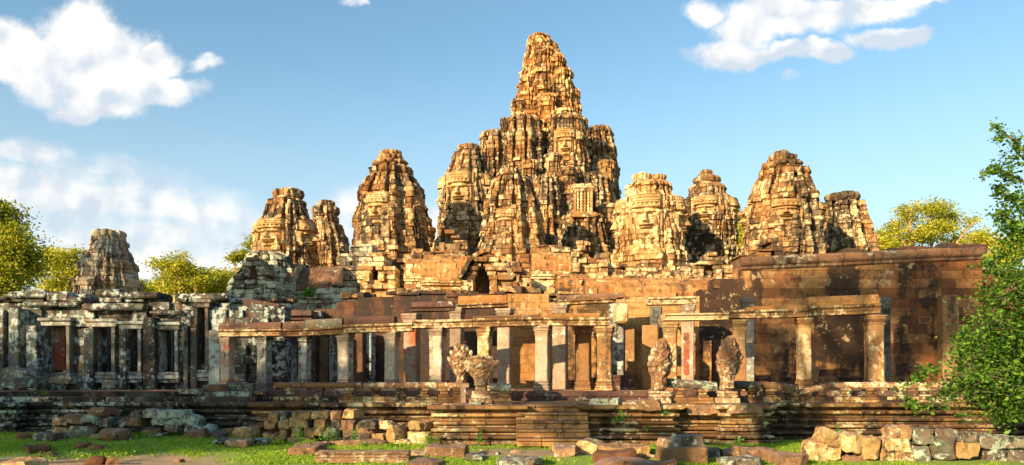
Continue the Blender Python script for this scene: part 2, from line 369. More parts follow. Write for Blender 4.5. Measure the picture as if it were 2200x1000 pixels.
# ------------------------------------------------------------------ ground
def gh(x, y):
    x = np.asarray(x, float); y = np.asarray(y, float)
    t = np.clip((-x-7)/3, 0, 1); t = t*t*(3-2*t); k = np.clip((y-20)/6, 0, 1)
    near = np.clip(1-(np.hypot(x, y-20)-60)/60, 0, 1)
    return t*k*.20 + near*(.05*vn(x*.5, y*.5, x*0, 3)+.02*vn(x*2.1, y*2.1, x*0, 4)) - .02
def make_ground():
    def axis(a, b, step, far):
        inner = np.arange(a, b+step, step); o = [far, far*.5, far*.25, far*.12, far*.07]
        return np.concatenate([[a-q for q in o], inner, [b+q for q in o[::-1]]])
    xs = axis(-26, 26, .25, 900); ys = axis(12, 30, .25, 900)
    Xg, Yg = np.meshgrid(xs, ys); Zg = gh(Xg, Yg)
    n, m = len(xs), len(ys)
    i = np.arange((m-1)*(n-1)); r = i//(n-1); c = i % (n-1); a = r*n+c
    F = np.stack([a, a+1, a+n+1, a+n], 1)
    soil = np.exp(-(((Xg+11)/4.2)**2+((Yg-19.4)/1.9)**2))*.8 + np.exp(-(((Xg-.6)/3.2)**2+((Yg-21.6)/1.4)**2))*.7 + np.exp(-(((Xg-11)/4)**2+((Yg-19.3)/1.2)**2))*.3+.12
    o = mesh_np('ground', np.stack([Xg, Yg, Zg], -1).reshape(-1, 3), F, M['ground'], None, soil.ravel(), True)
    tag(o, kind='structure', label='grassy ground with patches of bare soil in front of the temple')
make_ground()

# ------------------------------------------------------------------ moulded terrace
def moulding(mb, path, z0, courses, inner=.7, L=1.0, jit=.012):
    n = len(path); segn = []
    for i in range(n-1):
        d = Vector((path[i+1][0]-path[i][0], path[i+1][1]-path[i][1])).normalized(); segn.append(Vector((d.y, -d.x)))
    mit = []
    for i in range(n):
        if i == 0: mit.append(segn[0])
        elif i == n-1: mit.append(segn[-1])
        else:
            s = segn[i-1]+segn[i]; mit.append(s/(s.dot(segn[i])) if s.length > .1 else segn[i])
    z = z0
    for (h, out, kind) in courses:
        if kind == 't': prof = [(.0, 0), (.05, .10), (.6, .16), (.9, .30), (1, .55), (.9, .78), (.6, .92), (.05, .97), (0, 1)]
        elif kind == 'c': prof = [(.2, 0), (.35, .15), (.7, .35), (.95, .48), (1, .56), (1, .92), (.93, 1)]
        elif kind == 'r': prof = [(1, 0), (1, .3), (.8, .5), (.5, .7), (.3, 1)]
        else: prof = [(.92, 0), (1, .06), (1, .94), (.92, 1)]
        for i in range(n-1):
            a, b = Vector(path[i]), Vector(path[i+1]); ln = (b-a).length; k = max(1, round(ln/L/rng.uniform(.85, 1.15)))
            cuts = [0]+[(q+rng.uniform(-.22, .22))/k for q in range(1, k)]+[1]
            for q in range(k):
                t0, t1 = cuts[q], cuts[q+1]; m0 = mit[i] if q == 0 else segn[i]; m1 = mit[i+1] if q == k-1 else segn[i]
                g = .006/ln; j = rng.uniform(-jit, jit); dz = rng.uniform(-.006, .003); er = rng.random() < .06
                rs = []
                for t, mm in ((t0+(g if q else 0), m0), (t1-(g if q < k-1 else 0), m1)):
                    p = a+(b-a)*t
                    ring = [(p.x+mm.x*(out*o+j)*(.75 if er else 1), p.y+mm.y*(out*o+j)*(.75 if er else 1), z+h*zz+dz*(zz > .5)) for o, zz in prof]
                    ring += [(p.x-mm.x*inner, p.y-mm.y*inner, z+h+dz), (p.x-mm.x*inner, p.y-mm.y*inner, z)]
                    rs.append(ring)
                mb.rings(rs)
        z += h
    return z

TZ = 1.27; FZ = 1.62
xl = X(562, 26.0)
P_left = [(-40, 26.3), (-17.6, 26.3), (-17.6, 26.9), (xl, 26.9)]
P_mid = [(xl, 26.6), (xl, 26.0), (X(945, 24.3), 26.0), (X(945, 24.3), 24.2), (.12, 24.2), (.12, 25.6)]
P_right = [(2.48, 25.6), (2.48, 24.3), (X(1440, 24.3), 24.3), (X(1440, 24.3), 24.9), (X(1548, 24.9), 24.9), (X(1548, 24.9), 24.4), (X(1636, 24.4), 24.4),
           (X(1636, 24.4), 26.0), (40, 26.0)]
CRS = [(.12, .37, 'f'), (.19, .33, 't'), (.05, .17, 'f'), (.18, .27, 't'), (.05, .10, 'f'), (.16, .19, 't'), (.05, .05, 'f'), (.20, .25, 'c'), (.27, .37, 'c')]
t = thing('stone_terrace', 'long moulded sandstone terrace plinth below the pillared gallery', 'terrace', (0, 26, 0))
for P_ in (P_mid, P_right):
    mb = MB(); moulding(mb, P_, 0, CRS, jit=.02); mb.build('moulded_base', M['terrace'], t)
mb = MB(); moulding(mb, P_left, .0, CRS, jit=.02)
moulding(mb, [(-40, 26.75), (-9.2, 26.75)], 1.27, [(.17, .1, 'f')], L=1.4, jit=.05)
moulding(mb, [(-40, 27.3), (-9.6, 27.3)], 1.44, [(.18, .1, 'f')], L=1.5, jit=.05)
o = mb.build('moulded_base', M['terracegrey'], t); o['label'] = 'dark lichen-stained left stretch of the terrace plinth'
mb = MB()
def paving(x0, x1, y0, y1, z, L=1.1, W=.8):
    y = y0
    while y < y1-.05:
        w = min(W*rng.uniform(.85, 1.15), y1-y); x = x0+rng.uniform(-.4, 0)
        while x < x1:
            l = L*rng.uniform(.7, 1.3); zz = z+rng.uniform(-.012, .012)
            mb.block(max(x, x0), min(x+l, x1)-.008 if min(x+l, x1)-max(x, x0) > .1 else max(x, x0)+.1, y, y+w-.008, zz-.12, zz, .01); x += l
        y += w
paving(X(560, 26)+.5, X(940, 24.3)+.2, 26.5, 28.4, TZ-.004); paving(X(948, 24.3)+.3, .1, 24.75, 28.4, TZ-.004)
paving(-.3, 3.0, 25.3, 28.4, TZ-.01); paving(2.9, X(1440, 24.3)-.2, 24.8, 28.4, TZ-.004)
paving(X(1440, 24.3)-.2, X(1636, 24.4)-.2, 25.4, 28.4, TZ-.004); paving(X(1636, 24.4)-.2, 32, 26.5, 28.4, TZ-.004)
paving(-34, -9.3, 27.8, 34.4, FZ-.004, 1.6); paving(-9.6, 32, 28.6, 34.6, FZ-.004, 1.4)
mb.build('paving', M['step'], t)
mb = MB(); moulding(mb, [(-9.9, 28.3), (-.2, 28.3), (-.2, 28.0), (X(1440, 28), 28.0), (X(1440, 28), 28.3), (32, 28.3)], TZ, [(.16, .1, 'f'), (.19, .13, 'f')], L=1.5)
mb.build('upper_plinth', M['linteldark'], t)
mb = MB(); mb.block(-38, 38, 27.6, 46, .0, 1.16, .01); mb.block(-38, -9.5, 27.0, 27.6, .0, 1.2, .01); mb.build('core', M['terracegrey'], t)

t = thing('staircase', 'worn five-step sandstone staircase in the middle of the terrace', 'staircase', (1.3, 24, 0))
for i in range(5):
    mb = MB(); y0 = 23.15+.29*i; z1 = .255*(i+1); cuts = [.14, rng.uniform(.9, 1.6), 2.46]
    if i in (2, 4): cuts = [.14, rng.uniform(.5, 1.0), rng.uniform(1.4, 1.9), 2.46]
    for a, b in zip(cuts, cuts[1:]):
        dz = rng.uniform(-.015, .01); dy = rng.uniform(-.03, .02); bb_ = rng.random()
        mb.block(a, b-.008, y0+.02+dy, 25.9, z1-.25, z1-.075+dz, .02, .01, b=bb_); mb.block(a, b-.008, y0-.045+dy, 25.9, z1-.075+dz, z1+dz, .025, .01, b=bb_)
    mb.build('step', M['step'], t)

# ------------------------------------------------------------------ masonry walls
def masonry(mb, x0, x1, z0, ztop, yf, th, ch=.4, bw=.8, holes=(), jit=.015, cham=.012, yfn=None, miss=0.0, chj=.12):
    z = z0; k = 0; zt = ztop if callable(ztop) else (lambda x: ztop)
    zm = max(zt(x0+(x1-x0)*q/60) for q in range(61))
    while z < zm-.05:
        h = ch*rng.uniform(1-chj, 1+chj); zc = z+h/2
        iv = [(x0, x1)]
        for ho in holes:
            hx0, hx1, hz0, hz1 = ho[:4]
            if hz0 < zc < hz1:
                if len(ho) > 4:
                    f = ho[4]((zc-hz0)/(hz1-hz0)); c = (hx0+hx1)/2; w = (hx1-hx0)/2*f; hx0, hx1 = c-w, c+w
                new = []
                for a, b in iv:
                    if hx1 <= a or hx0 >= b: new.append((a, b)); continue
                    if hx0 > a: new.append((a, hx0))
                    if hx1 < b: new.append((hx1, b))
                iv = new
        for a, b in iv:
            if b-a < .05: continue
            n = max(1, round((b-a)/bw)); ph = rng.uniform(-.25, .25)
            cuts = [a]+[a+(b-a)*(q+ph*(1 if k % 2 else -1)+rng.uniform(-.15, .15))/n for q in range(1, n)]+[b]
            for c, d in zip(cuts, cuts[1:]):
                xm = (c+d)/2; top = zt(xm)
                if z+.08 > top: continue
                zz = min(z+h, top); y = yf+(yfn(xm, zc) if yfn else 0)+rng.uniform(-jit, jit)
                if miss and rng.random() < miss: y += .12
                mb.block(c+.003, d-.003, y, yf+th, z, zz-.004, cham, .004)
        z += h; k += 1

def step_top(pts, D):
    """pts: list of (px, py) outline left to right, steps; returns z(x)"""
    q = [(X(a, D), Z(b, D)) for a, b in pts]
    def f(x):
        if x <= q[0][0]: return q[0][1]
        for (xa, za), (xb, zb) in zip(q, q[1:]):
            if x <= xb: return za+(zb-za)*(x-xa)/max(xb-xa, 1e-6)
        return q[-1][1]
    return f

# big rust wall on the right
D = 35.0
t = thing('gallery_wall', 'tall rust-orange gallery back wall with a corniced top, right of the pillars', 'wall', (X(1860, D), D, FZ))
ft = step_top([(1500, 622), (1534, 622), (1535, 597), (1587, 597), (1588, 574), (2112, 549)], D)
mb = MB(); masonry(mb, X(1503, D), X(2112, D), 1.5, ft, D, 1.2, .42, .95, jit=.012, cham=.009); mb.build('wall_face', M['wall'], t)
mb = MB()
def beam(mb, a, b, w, prof, D2=None):
    """prof: [(y_out, z)], swept from a=(x,y,z) to b"""
    n = max(1, round(abs(b[0]-a[0])/1.6)); cu = [0]+[(q+rng.uniform(-.2, .2))/n for q in range(1, n)]+[1]
    for t0, t1 in zip(cu, cu[1:]):
        rs = []; j = rng.uniform(-.012, .012); jz = rng.uniform(-.012, .012)
        for t_ in (t0+.002, t1-.002):
            p = [a[i]+(b[i]-a[i])*t_ for i in range(3)]
            rs.append([(p[0], p[1]-o+j, p[2]+zz+jz) for o, zz in prof]+[(p[0], p[1]+w, p[2]+prof[-1][1]+jz), (p[0], p[1]+w, p[2]+prof[0][1]+jz)])
        mb.rings(rs)
CORN = [(0.02, -.12), (.10, -.06), (.10, .04), (.2, .12), (.24, .2), (.24, .34), (.16, .44), (.1, .5)]
beam(mb, (X(1590, D), D, Z(577, D)), (X(2116, D), D, Z(553, D)), 1.25, CORN)
mb.build('cornice', M['roofdark'], t)
for i in range(9):
    px = 1592+rng.random()*520; a = X(px, D); w = rng.uniform(.4, 1.4); zt_ = Z(577-(px-1590)*24/522, D)+.5
    mb = MB(); mb.block(a, a+w, D+.0, D+.9, zt_-.02, zt_+rng.uniform(.08, .22), .03, .03); mb.build('capping_stone', M['brown'], t)
for (pa, pb, ya, yb, dy) in ((2022, 2052, 535, 522, -.1), (2002, 2045, 548, 533, 0)):
    mb = MB(); mb.block(X(pa, D), X(pb, D), D+dy, D+.7, Z(ya, D), Z(yb, D), .06, .05); mb.build('capping_stone', M['brown'], t)
mb = MB(); beam(mb, (X(1503, D), D, 1.7), (X(2112, D), D, 1.7), .1, [(0, 0), (.12, 0), (.12, .14), (.05, .2), (.05, .3), (.09, .34), (.09, .4), (.0, .48)]); mb.build('base_moulding', M['wall'], t)
t = thing('wall', 'lower brown wall end behind the leafy tree at the far right', 'wall', (X(2160, 35.5), 35.5, FZ))
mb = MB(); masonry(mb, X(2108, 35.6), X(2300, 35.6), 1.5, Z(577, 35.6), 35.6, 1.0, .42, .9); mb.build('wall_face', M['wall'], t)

# dark brown wall behind the middle colonnade
t = thing('gallery_wall', 'dark brown streaked gallery back wall behind the middle pillars', 'wall', (X(1080, D), D, FZ))
ft = step_top([(676, 664), (700, 664), (701, 655), (730, 655), (731, 650), (776, 645), (777, 640), (905, 634), (1140, 630), (1141, 628), (1172, 628), (1173, 650), (1270, 650), (1271, 640), (1503, 636)], D)
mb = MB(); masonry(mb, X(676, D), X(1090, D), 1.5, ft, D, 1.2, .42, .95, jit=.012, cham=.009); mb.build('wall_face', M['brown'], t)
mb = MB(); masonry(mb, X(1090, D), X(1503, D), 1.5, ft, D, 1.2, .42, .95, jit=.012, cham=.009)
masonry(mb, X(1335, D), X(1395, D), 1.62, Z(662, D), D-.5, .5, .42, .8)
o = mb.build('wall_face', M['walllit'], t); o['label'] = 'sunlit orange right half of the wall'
for a, b, y0, y1 in ((906, 958, 626, 634), (958, 1003, 630, 640), (1003, 1060, 632, 642), (1060, 1086, 626, 634), (860, 903, 628, 636)):
    mb = MB(); mb.block(X(a, D), X(b, D)-.02, D-.1, D+1.1, Z(y1, D)+.02, Z(y0, D), .03, .02); mb.build('capping_stone', M['brown'], t)

D = 31.0
t = thing('ruined_gallery', 'grey lichen-spotted roofless gallery with open windows on the left', 'ruin', (X(240, D), D, FZ))
outline = [(-60, 648), (25, 640), (26, 650), (30, 650), (31, 628), (105, 622), (106, 632), (115, 636), (116, 628), (158, 630), (185, 645), (186, 655), (210, 655), (211, 628),
           (268, 628), (269, 634), (300, 640), (301, 628), (345, 630), (352, 650), (378, 656), (380, 640), (384, 634), (408, 632), (409, 630), (494, 642), (495, 662), (530, 668), (531, 652), (610, 660), (611, 700)]
W = lambda a, b, y0, y1: (X(a, D), X(b, D), Z(y1, D), Z(y0, D))
wins = [W(108, 150, 703, 796), W(205, 247, 705, 794), W(274, 303, 710, 794), W(347, 381, 712, 794), W(429, 446, 664, 790), W(33, 52, 660, 672), W(263, 272, 640, 652), W(302, 306, 641, 652)]
def relief(x, z):
    a = (x/1.05) % 1.0; return -.14 if a < .34 else (.05 if a > .8 else 0)
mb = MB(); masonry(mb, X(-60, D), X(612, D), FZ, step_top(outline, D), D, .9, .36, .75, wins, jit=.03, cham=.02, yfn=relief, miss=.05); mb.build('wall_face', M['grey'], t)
for (x0, x1, z0, z1) in wins[:5]:
    mb = MB(); w = .13; yy = D-.26
    mb.block(x0-w, x0+.02, yy, D+.5, z0-.1, z1+.02, .02, .01); mb.block(x1-.02, x1+w, yy, D+.5, z0-.1, z1+.02, .02, .01)
    mb.block(x0-w-.08, x1+w+.08, yy-.06, D+.5, z1+.03, z1+.22, .03, .01); mb.block(x0-w-.16, x1+w+.16, yy-.14, D+.5, z1+.225, z1+.36, .03, .01)
    mb.block(x0-w-.05, x1+w+.05, yy-.05, D+.5, z0-.24, z0-.105, .02, .01); mb.block(x0-w-.1, x1+w+.1, yy-.12, D+.5, z0-.40, z0-.245, .02, .01)
    mb.block(x0-w-.05, x1+w+.05, yy-.05, D+.5, z0-.56, z0-.405, .02, .01)
    o = mb.build('window_frame', M['pillargrey'], t)
mb = MB(); mb.block(wins[0][0]+.03, wins[0][0]+.48, D+.2, D+.9, wins[0][2], wins[0][3], .01); o = mb.build('painted_jamb', M['redpaint'], t); o['label'] = 'red painted door jamb'
mb = MB()
for a, b, y0, y1 in ((28, 106, 628, 641), (113, 160, 628, 650), (150, 186, 640, 652), (210, 268, 622, 638), (264, 345, 628, 642), (382, 408, 634, 650), (410, 495, 631, 646), (-60, 24, 638, 646), (186, 320, 655, 668), (330, 400, 668, 678), (60, 180, 650, 660)):
    mb.block(X(a, D), X(b, D), D-.32-rng.random()*.1, D+.95, Z(y1, D), Z(y0, D), .06, .05)
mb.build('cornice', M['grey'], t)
for a, b, yt, dy in ((-30, 18, 668, .7), (20, 27, 664, .5), (30, 52, 664, .75), (76, 98, 701, 1.0), (178, 200, 705, .4), (256, 268, 706, .35), (308, 336, 682, .45), (393, 403, 700, .35), (405, 420, 696, .3), (449, 474, 710, .45), (250, 256, 690, .2)):
    mb = MB(); mb.block(X(a, D-.5), X(b, D-.5), D-dy-.1, D-.1, FZ, Z(yt, D-.5), .03, .02, rng.uniform(-.04, .04))
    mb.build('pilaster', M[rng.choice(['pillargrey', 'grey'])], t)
# inner wall seen through the openings
D2 = 34.5
t = thing('gallery_wall', 'bluish grey inner wall seen through the windows of the left gallery', 'wall', (X(250, D2), D2, FZ))
mb = MB(); masonry(mb, X(150, D2), X(690, D2), FZ, step_top([(150, 668), (690, 668)], D2), D2, .8, .45, .9, [(X(230, D2), X(250, D2), 1.6, 5), (X(372, D2), X(384, D2), 2.4, 5)], jit=.02); mb.build('wall_face', M['pillargrey'], t)
# grey green block wall and short dark slab right of the gallery
D = 33.4
t = thing('wall', 'pale green-grey block wall with a dark slab on top, left of the colonnade', 'wall', (X(580, D), D, FZ))
mb = MB(); masonry(mb, X(498, D), X(613, D), FZ, step_top([(498, 668), (530, 656), (612, 668)], D), D-.3, 1.0, .42, 1.1, jit=.01, cham=.015); mb.build('wall_face', M['grey'], t)
mb = MB(); rs = [[(X(532, D), D-.5, Z(659, D)), (X(532, D), D+.7, Z(659, D)), (X(532, D), D+.7, Z(643, D)), (X(532, D), D-.5, Z(643, D))], [(X(607, D), D-.5, Z(673, D)), (X(607, D), D+.7, Z(673, D)), (X(607, D), D+.7, Z(656, D)), (X(607, D), D-.5, Z(656, D))]]
mb.rings(rs); mb.build('capping_stone', M['linteldark'], t)
t = thing('wall', 'stepped maroon wall stub between the grey blocks and the dark brown wall', 'wall', (X(645, D), D, FZ))
mb = MB(); masonry(mb, X(613, D), X(676, D), FZ, Z(690, D), D, .9, .42, 1.1); mb.block(X(612, D), X(674, D), D-.3, D+.8, Z(690, D)+.01, Z(684, D), .02); mb.block(X(614, D), X(673, D), D-.1, D+.8, Z(684, D)+.01, Z(681, D), .02)
mb.block(X(612, D), X(674, D), D-.35, D+.8, Z(680.5, D), Z(668, D), .03); mb.build('wall_face', M['linteldark'], t)

# ------------------------------------------------------------------ pillars
def pillar(px, D, ytop, w, mat, label, ybase=None, cap=True, base=True, yaw=None, group='pillars of the outer gallery', cat='pillar', facepaint=None, th=None):
    if yaw is None: yaw = R(-16) if px < 1500 else R(-9)
    z0 = FZ if ybase is None else Z(ybase, D); z1 = Z(ytop, D); x = X(px, D); hw = w/1600*D/2; dp = (th or hw*2)/2
    t = thing('stone_pillar', label, cat, (x, D, z0), group); y = D
    def bl(mb, a, za, zb, ch=.015): mb.block(x-hw*a, x+hw*a, y-dp*a, y+dp*a, za, zb, ch, .003, yaw, (x, y))
    zb, zc = z0, z1
    if base:
        mb = MB()
        for a, h in ((1.30, .12), (1.24, .07), (1.15, .06), (1.21, .07), (1.10, .06), (1.05, .06)):
            bl(mb, a, zb, zb+h-.002, .018); zb += h
        mb.build('base', M[mat], t)
    if cap:
        mb = MB()
        for a, h in ((1.30, .09), (1.20, .06), (1.26, .06), (1.13, .06), (1.06, .06), (1.10, .05)):
            bl(mb, a, zc-h+.002, zc, .018); zc -= h
        mb.build('capital', M[mat], t)
    mb = MB(); n = 7; rs = []
    for i in range(n):
        f = i/(n-1); zz = zb+(zc-zb)*f; r = 1+rng.uniform(-.02, .02); c = .12
        ox = rng.uniform(-.008, .008)
        ring = [(-1+c, -1), (1-c, -1), (1, -1+c), (1, 1-c), (1-c, 1), (-1+c, 1), (-1, 1-c), (-1, -1+c)]
        ca, sa = math.cos(yaw), math.sin(yaw)
        rs.append([(x+ox+(a*hw*r)*ca-(b*dp)*sa, y+(a*hw*r)*sa+(b*dp)*ca, zz) for a, b in ring])
    mb.rings(rs); mb.build('shaft', M[mat], t)
    if facepaint:
        mb = MB(); mb.block(x-hw*.96, x+hw*.96, y-dp-.012, y-dp+.004, Z(facepaint[1], D), Z(facepaint[0], D), .01)
        o = mb.build('painted_panel', M['redpaint'], t); o['label'] = 'faded red paint on the front of the shaft'
    return t
FR = 29.2
pillar(489, FR, 722, 22, 'pillarred', 'pale red-tinted pillar, first at the left end of the colonnade')
pillar(568, FR, 720, 23, 'pillargrey', 'pale grey pillar, second from the left end, one bay right of the red-tinted one')
pillar(655, FR, 716, 20, 'pillargrey', 'slim brown-streaked pillar, third from the left end of the front row')
pillar(742, FR, 714, 25, 'pillar', 'pale grey pillar with a small red stain, fourth from the left in the front row')
pillar(842, FR, 712, 24, 'pillar', 'pinkish grey pillar, fifth from the left in the front row')
pillar(940, FR, 702, 28, 'pillar', 'pale sunlit pillar just left of the serpent heads')
pillar(1042, FR, 702, 26, 'pillarwarm', 'warm brown pillar directly behind the right serpent head')
pillar(1166, FR, 700, 27, 'pillar', 'sunlit pink front-row pillar in the middle of the open bay above the stairs')
pillar(1253, 30.6, 700, 31, 'pillarwarm', 'broad red-brown pillar with moulded foot just left of the corner pillar')
pillar(1300, FR, 702, 30, 'pillarwarm', 'white lichen-covered corner pillar at the right end of the middle colonnade')
pillar(1440, FR, 694, 28, 'pillarwarm', 'orange pillar with white lichen beside the red-faced pillar')
pillar(1588, FR, 688, 25, 'pillarwarm', 'mossy brown pillar directly behind the rightmost serpent hood')
pillar(1727, FR, 684, 26, 'pillarwarm', 'slender golden pillar with green foot in front of the carved wall')
pillar(1878, FR, 678, 32, 'pillarwarm', 'pale orange pillar at the right end of the colonnade')
BR = 32.2; G2 = 'tall inner pillars of the gallery'
pillar(885, BR, 675, 28, 'pillarred', 'tall pale inner pillar with red stains on its lower half', group=G2, base=False)
pillar(982, BR, 662, 25, 'pillar', 'tall inner pillar left of the serpent hoods under the upper lintel', group=G2, base=False)
pillar(1085, BR, 664, 27, 'pillar', 'tall inner pillar right of the serpent hoods, half in shade', group=G2, base=False)
pillar(1204, BR, 655, 29, 'pillar', 'tall inner pillar between the pink pillar and the red-brown one', group=G2, base=False)
t = pillar(1326, BR, 652, 31, 'pillargrey', 'tall grey inner pillar standing on a stepped pedestal', group=G2, base=False, cap=False)
mb = MB()
for a, y0, y1 in ((1.9, 840, 830), (1.65, 830, 820), (1.45, 820, 813), (1.85, 813, 806)):
    x = X(1326, 31.2); hw = 22/1600*32; mb.block(x-hw*a*.9, x+hw*a*.9, 31.2-.5, 32.2+.3, Z(y0, 31.2)+.002, Z(y1, 31.2), .03)
mb.build('pedestal', M['linteldark'], t)
pillar(1410, BR, 660, 24, 'pillargrey', 'fluted grey pillar stub beneath the broken lintel right of the middle gap', group=G2, base=False, cap=False)
pillar(1478, BR, 655, 26, 'pillar', 'inner pillar whose front is painted bright red', group=G2, base=False, facepaint=(716, 806))
pillar(1607, BR, 642, 23, 'pillargrey', 'tall grey inner pillar with a layered capital rising above the right lintel', group=G2, base=False)
pillar(1896, BR, 640, 26, 'pillargrey', 'dark grey inner pillar at the right end behind the pale orange one', group=G2, base=False, cap=False)
pillar(2037, 34.4, 636, 32, 'pillarwarm', 'golden engaged pilaster on the rust wall near the leafy tree', group=None, cat='pilaster', base=False, cap=False)
G3 = 'piers along the back wall'
for px, D_, yt, w, mt, lb in ((700, 34.2, 725, 22, 'pillarwarm', 'short brown pier against the back wall between the third and fourth pillars'),
        (722, 33.6, 716, 22, 'pillargrey', 'dark blue-grey pier beside the fourth pillar'),
        (772, 34.2, 712, 30, 'brown', 'rough brown pier with a pale patch right of the fourth pillar'),
        (792, 34.4, 712, 22, 'grey', 'green lichen pier left of the fifth pillar'),
        (620, 33.0, 742, 26, 'grey', 'black broken pier standing behind the second and third pillars'),
        (590, 32.6, 716, 16, 'pillar', 'narrow pink-grey jamb beside the second pillar'),
        (535, 32.0, 716, 24, 'grey', 'green-black pier behind the left end bay'),
        (1398, 31.6, 700, 34, 'pillarwarm', 'wide mossy pier behind the middle serpent hood'),
        (1352, 34.4, 700, 26, 'pillarwarm', 'brown engaged pier in the shaded gap right of the pedestal pillar'),
        (1545, 34.3, 730, 30, 'linteldark', 'dark doorway jamb behind the rightmost serpent hood')):
    pillar(px, D_, yt, w, mt, lb, group=G3, cat='pier', base=False, cap=False)

# ------------------------------------------------------------------ lintels
def lintel(a, b, D, mat, label, h=.34, slab=None, group='lintels of the outer gallery', sz=.34, w=.42):
    """a,b: (px, ybottom)"""
    x0, z0, x1, z1 = X(a[0], D), Z(a[1], D), X(b[0], D), Z(b[1], D)
    t = thing('stone_lintel', label, 'lintel', ((x0+x1)/2, D, (z0+z1)/2), group)
    mb = MB(); rs = []; n = 6
    prof = [(-w*.8, 0), (-w*.8, h*.3), (-w*.86, h*.36), (-w*.86, h*.55), (-w*1.05, h*.72), (-w*1.1, h*.8), (-w*1.1, h), (w*1.1, h), (w*1.1, h*.7), (w*.8, h*.5), (w*.8, 0)]
    for i in range(n):
        f = i/(n-1); sag = .01*math.sin(f*3)
        rs.append([(x0+(x1-x0)*f, D+yy+rng.uniform(-.008, .008), z0+(z1-z0)*f+zz-sag+rng.uniform(-.008, .008)) for yy, zz in prof])
    mb.rings(rs); mb.build('beam', M[mat], t)
    if slab:
        for (p0, p1, hh, mt) in slab:
            f0 = (p0-a[0])/(b[0]-a[0]); f1 = (p1-a[0])/(b[0]-a[0]); rs = []
            for f in (f0, f1):
                xx = x0+(x1-x0)*f; zz = z0+(z1-z0)*f+h
                rs.append([(xx, D-w*1.0, zz+.003), (xx, D-w*1.04, zz+hh*.5), (xx, D-w*.8, zz+hh), (xx, D+w*1.0, zz+hh), (xx, D+w*1.0, zz+.003)])
            mb = MB(); mb.rings(rs); mb.build('roof_slab', M[mt], t)
lintel((476, 724), (612, 722), FR, 'lintel', 'left end lintel with a maroon slab resting on the red-tinted pillar', .26, [(480, 610, .26, 'linteldark')])
lintel((613, 724), (741, 718), FR, 'lintel', 'lintel with a green-spotted slab left of the fourth pillar', .26, [(614, 660, .30, 'linteldark'), (661, 740, .34, 'greygreen')])
lintel((742, 716), (888, 712), FR, 'lintel', 'lintel with a row of white spots over the fifth pillar', .30, [(744, 850, .30, 'linteldark')])
lintel((889, 706), (1015, 704), FR, 'lintel', 'thin sunlit lintel over the pale pillar left of the serpent heads', .30)
lintel((1016, 704), (1165, 700), FR, 'lintel', 'lintel spanning above the serpent heads', .32, [(1016, 1160, .10, 'roofdark')])
lintel((1166, 700), (1308, 700), FR, 'lintel', 'orange lintel ending at the lichen corner pillar', .30, [(1180, 1285, .16, 'roof')])
lintel((1424, 690), (1560, 688), FR, 'lintel', 'fluted golden lintel above the red-faced pillar', .26)
lintel((1561, 685), (1728, 682), FR, 'lintel', 'white-edged lintel with a thin brown slab left of the golden slender pillar', .30, [(1610, 1726, .14, 'roof')])
lintel((1729, 680), (1882, 674), FR, 'lintel', 'thick golden double lintel at the right end of the colonnade', .36, [(1730, 1878, .36, 'roof')])
GL = 'upper lintels of the inner pillars'
lintel((884, 670), (977, 668), BR, 'linteldark', 'dark upper lintel left of the serpent hoods', .18, [(886, 974, .20, 'linteldark')], GL)
lintel((974, 664), (1092, 660), BR, 'lintel', 'sunlit orange upper lintel over the serpent hoods', .16, [(986, 1088, .34, 'roof')], GL)
lintel((1190, 656), (1322, 650), BR, 'lintel', 'long dark-ended beam lying on the upper pillars right of centre', .16, [(1196, 1340, .22, 'roofdark')], GL)
lintel((1390, 656), (1491, 654), BR, 'lintel', 'broken white-edged upper lintel above the red-faced pillar', .30, None, GL)
t = thing('stone_block', 'weathered squarish block on top of the grey pedestal pillar', 'block', (X(1335, 31.6), 31.6, Z(690, 31.6)), 'masonry fragments')
mb = MB(); mb.block(X(1320, 31.4), X(1348, 31.4), 31.0, 31.9, Z(696, 31.4), Z(654, 31.4), .08, .05); mb.build('block_body', M['pillarwarm'], t)

# ------------------------------------------------------------------ serpent balustrades
def balustrade(a, b, D, label, mat='rail', z=(1.745, 1.745), dip=0, plinth=True, r=.125, ns=None, support='terrace'):
    x0, x1 = X(a, D), X(b, D)
    t = thing('serpent_balustrade', label, 'balustrade', ((x0+x1)/2, D, TZ), 'serpent balustrades along the terrace')
    mb = MB(); n = max(3, int((x1-x0)/.35)); rs = []
    for i in range(n+1):
        f = i/n; zc = z[0]+(z[1]-z[0])*f+r*.95; xx = x0+(x1-x0)*f; q = r*(1+.04*vn(np.array(xx*2.), np.array(D), np.array(1.), 5)); e = 0
        ring = []
        for k in range(10):
            th = 2*math.pi*k/10; ring.append((xx, D+math.cos(th)*q*1.05, zc+math.sin(th)*q*.95))
        rs.append(ring)
    mb.rings(rs); mb.build('rail', M[mat], t)
    n = ns or max(2, round((x1-x0)/1.05))
    for i in range(n):
        f = (i+.5)/n+rng.uniform(-.03, .03); xx = x0+(x1-x0)*f; zt_ = z[0]+(z[1]-z[0])*f+.01; w = rng.uniform(.13, .2)
        mb = MB(); zb = TZ+.2 if plinth else TZ
        if zt_-zb < .04: continue
        hh = zt_-zb
        mb.block(xx-w*1.15, xx+w*1.15, D-.15, D+.15, zb, zb+hh*.25, .02, .01); mb.block(xx-w*.85, xx+w*.85, D-.11, D+.11, zb+hh*.25, zb+hh*.7, .03, .01); mb.block(xx-w*1.1, xx+w*1.1, D-.15, D+.15, zb+hh*.7, zt_+.02, .02, .01)
        mb.build('support_block', M[support], t)
    if plinth:
        mb = MB(); moulding(mb, [(x0, D), (x1, D)], TZ-.003, [(.08, .2, 'f'), (.12, .16, 'f')], inner=.2, L=1.0, jit=.015); mb.build('plinth', M[support], t)
BD = 26.45
balustrade(590, 779, BD, 'white-edged serpent rail at the left end of the middle terrace')
balustrade(781, 940, BD, 'serpent rail in front of the fifth pillar')
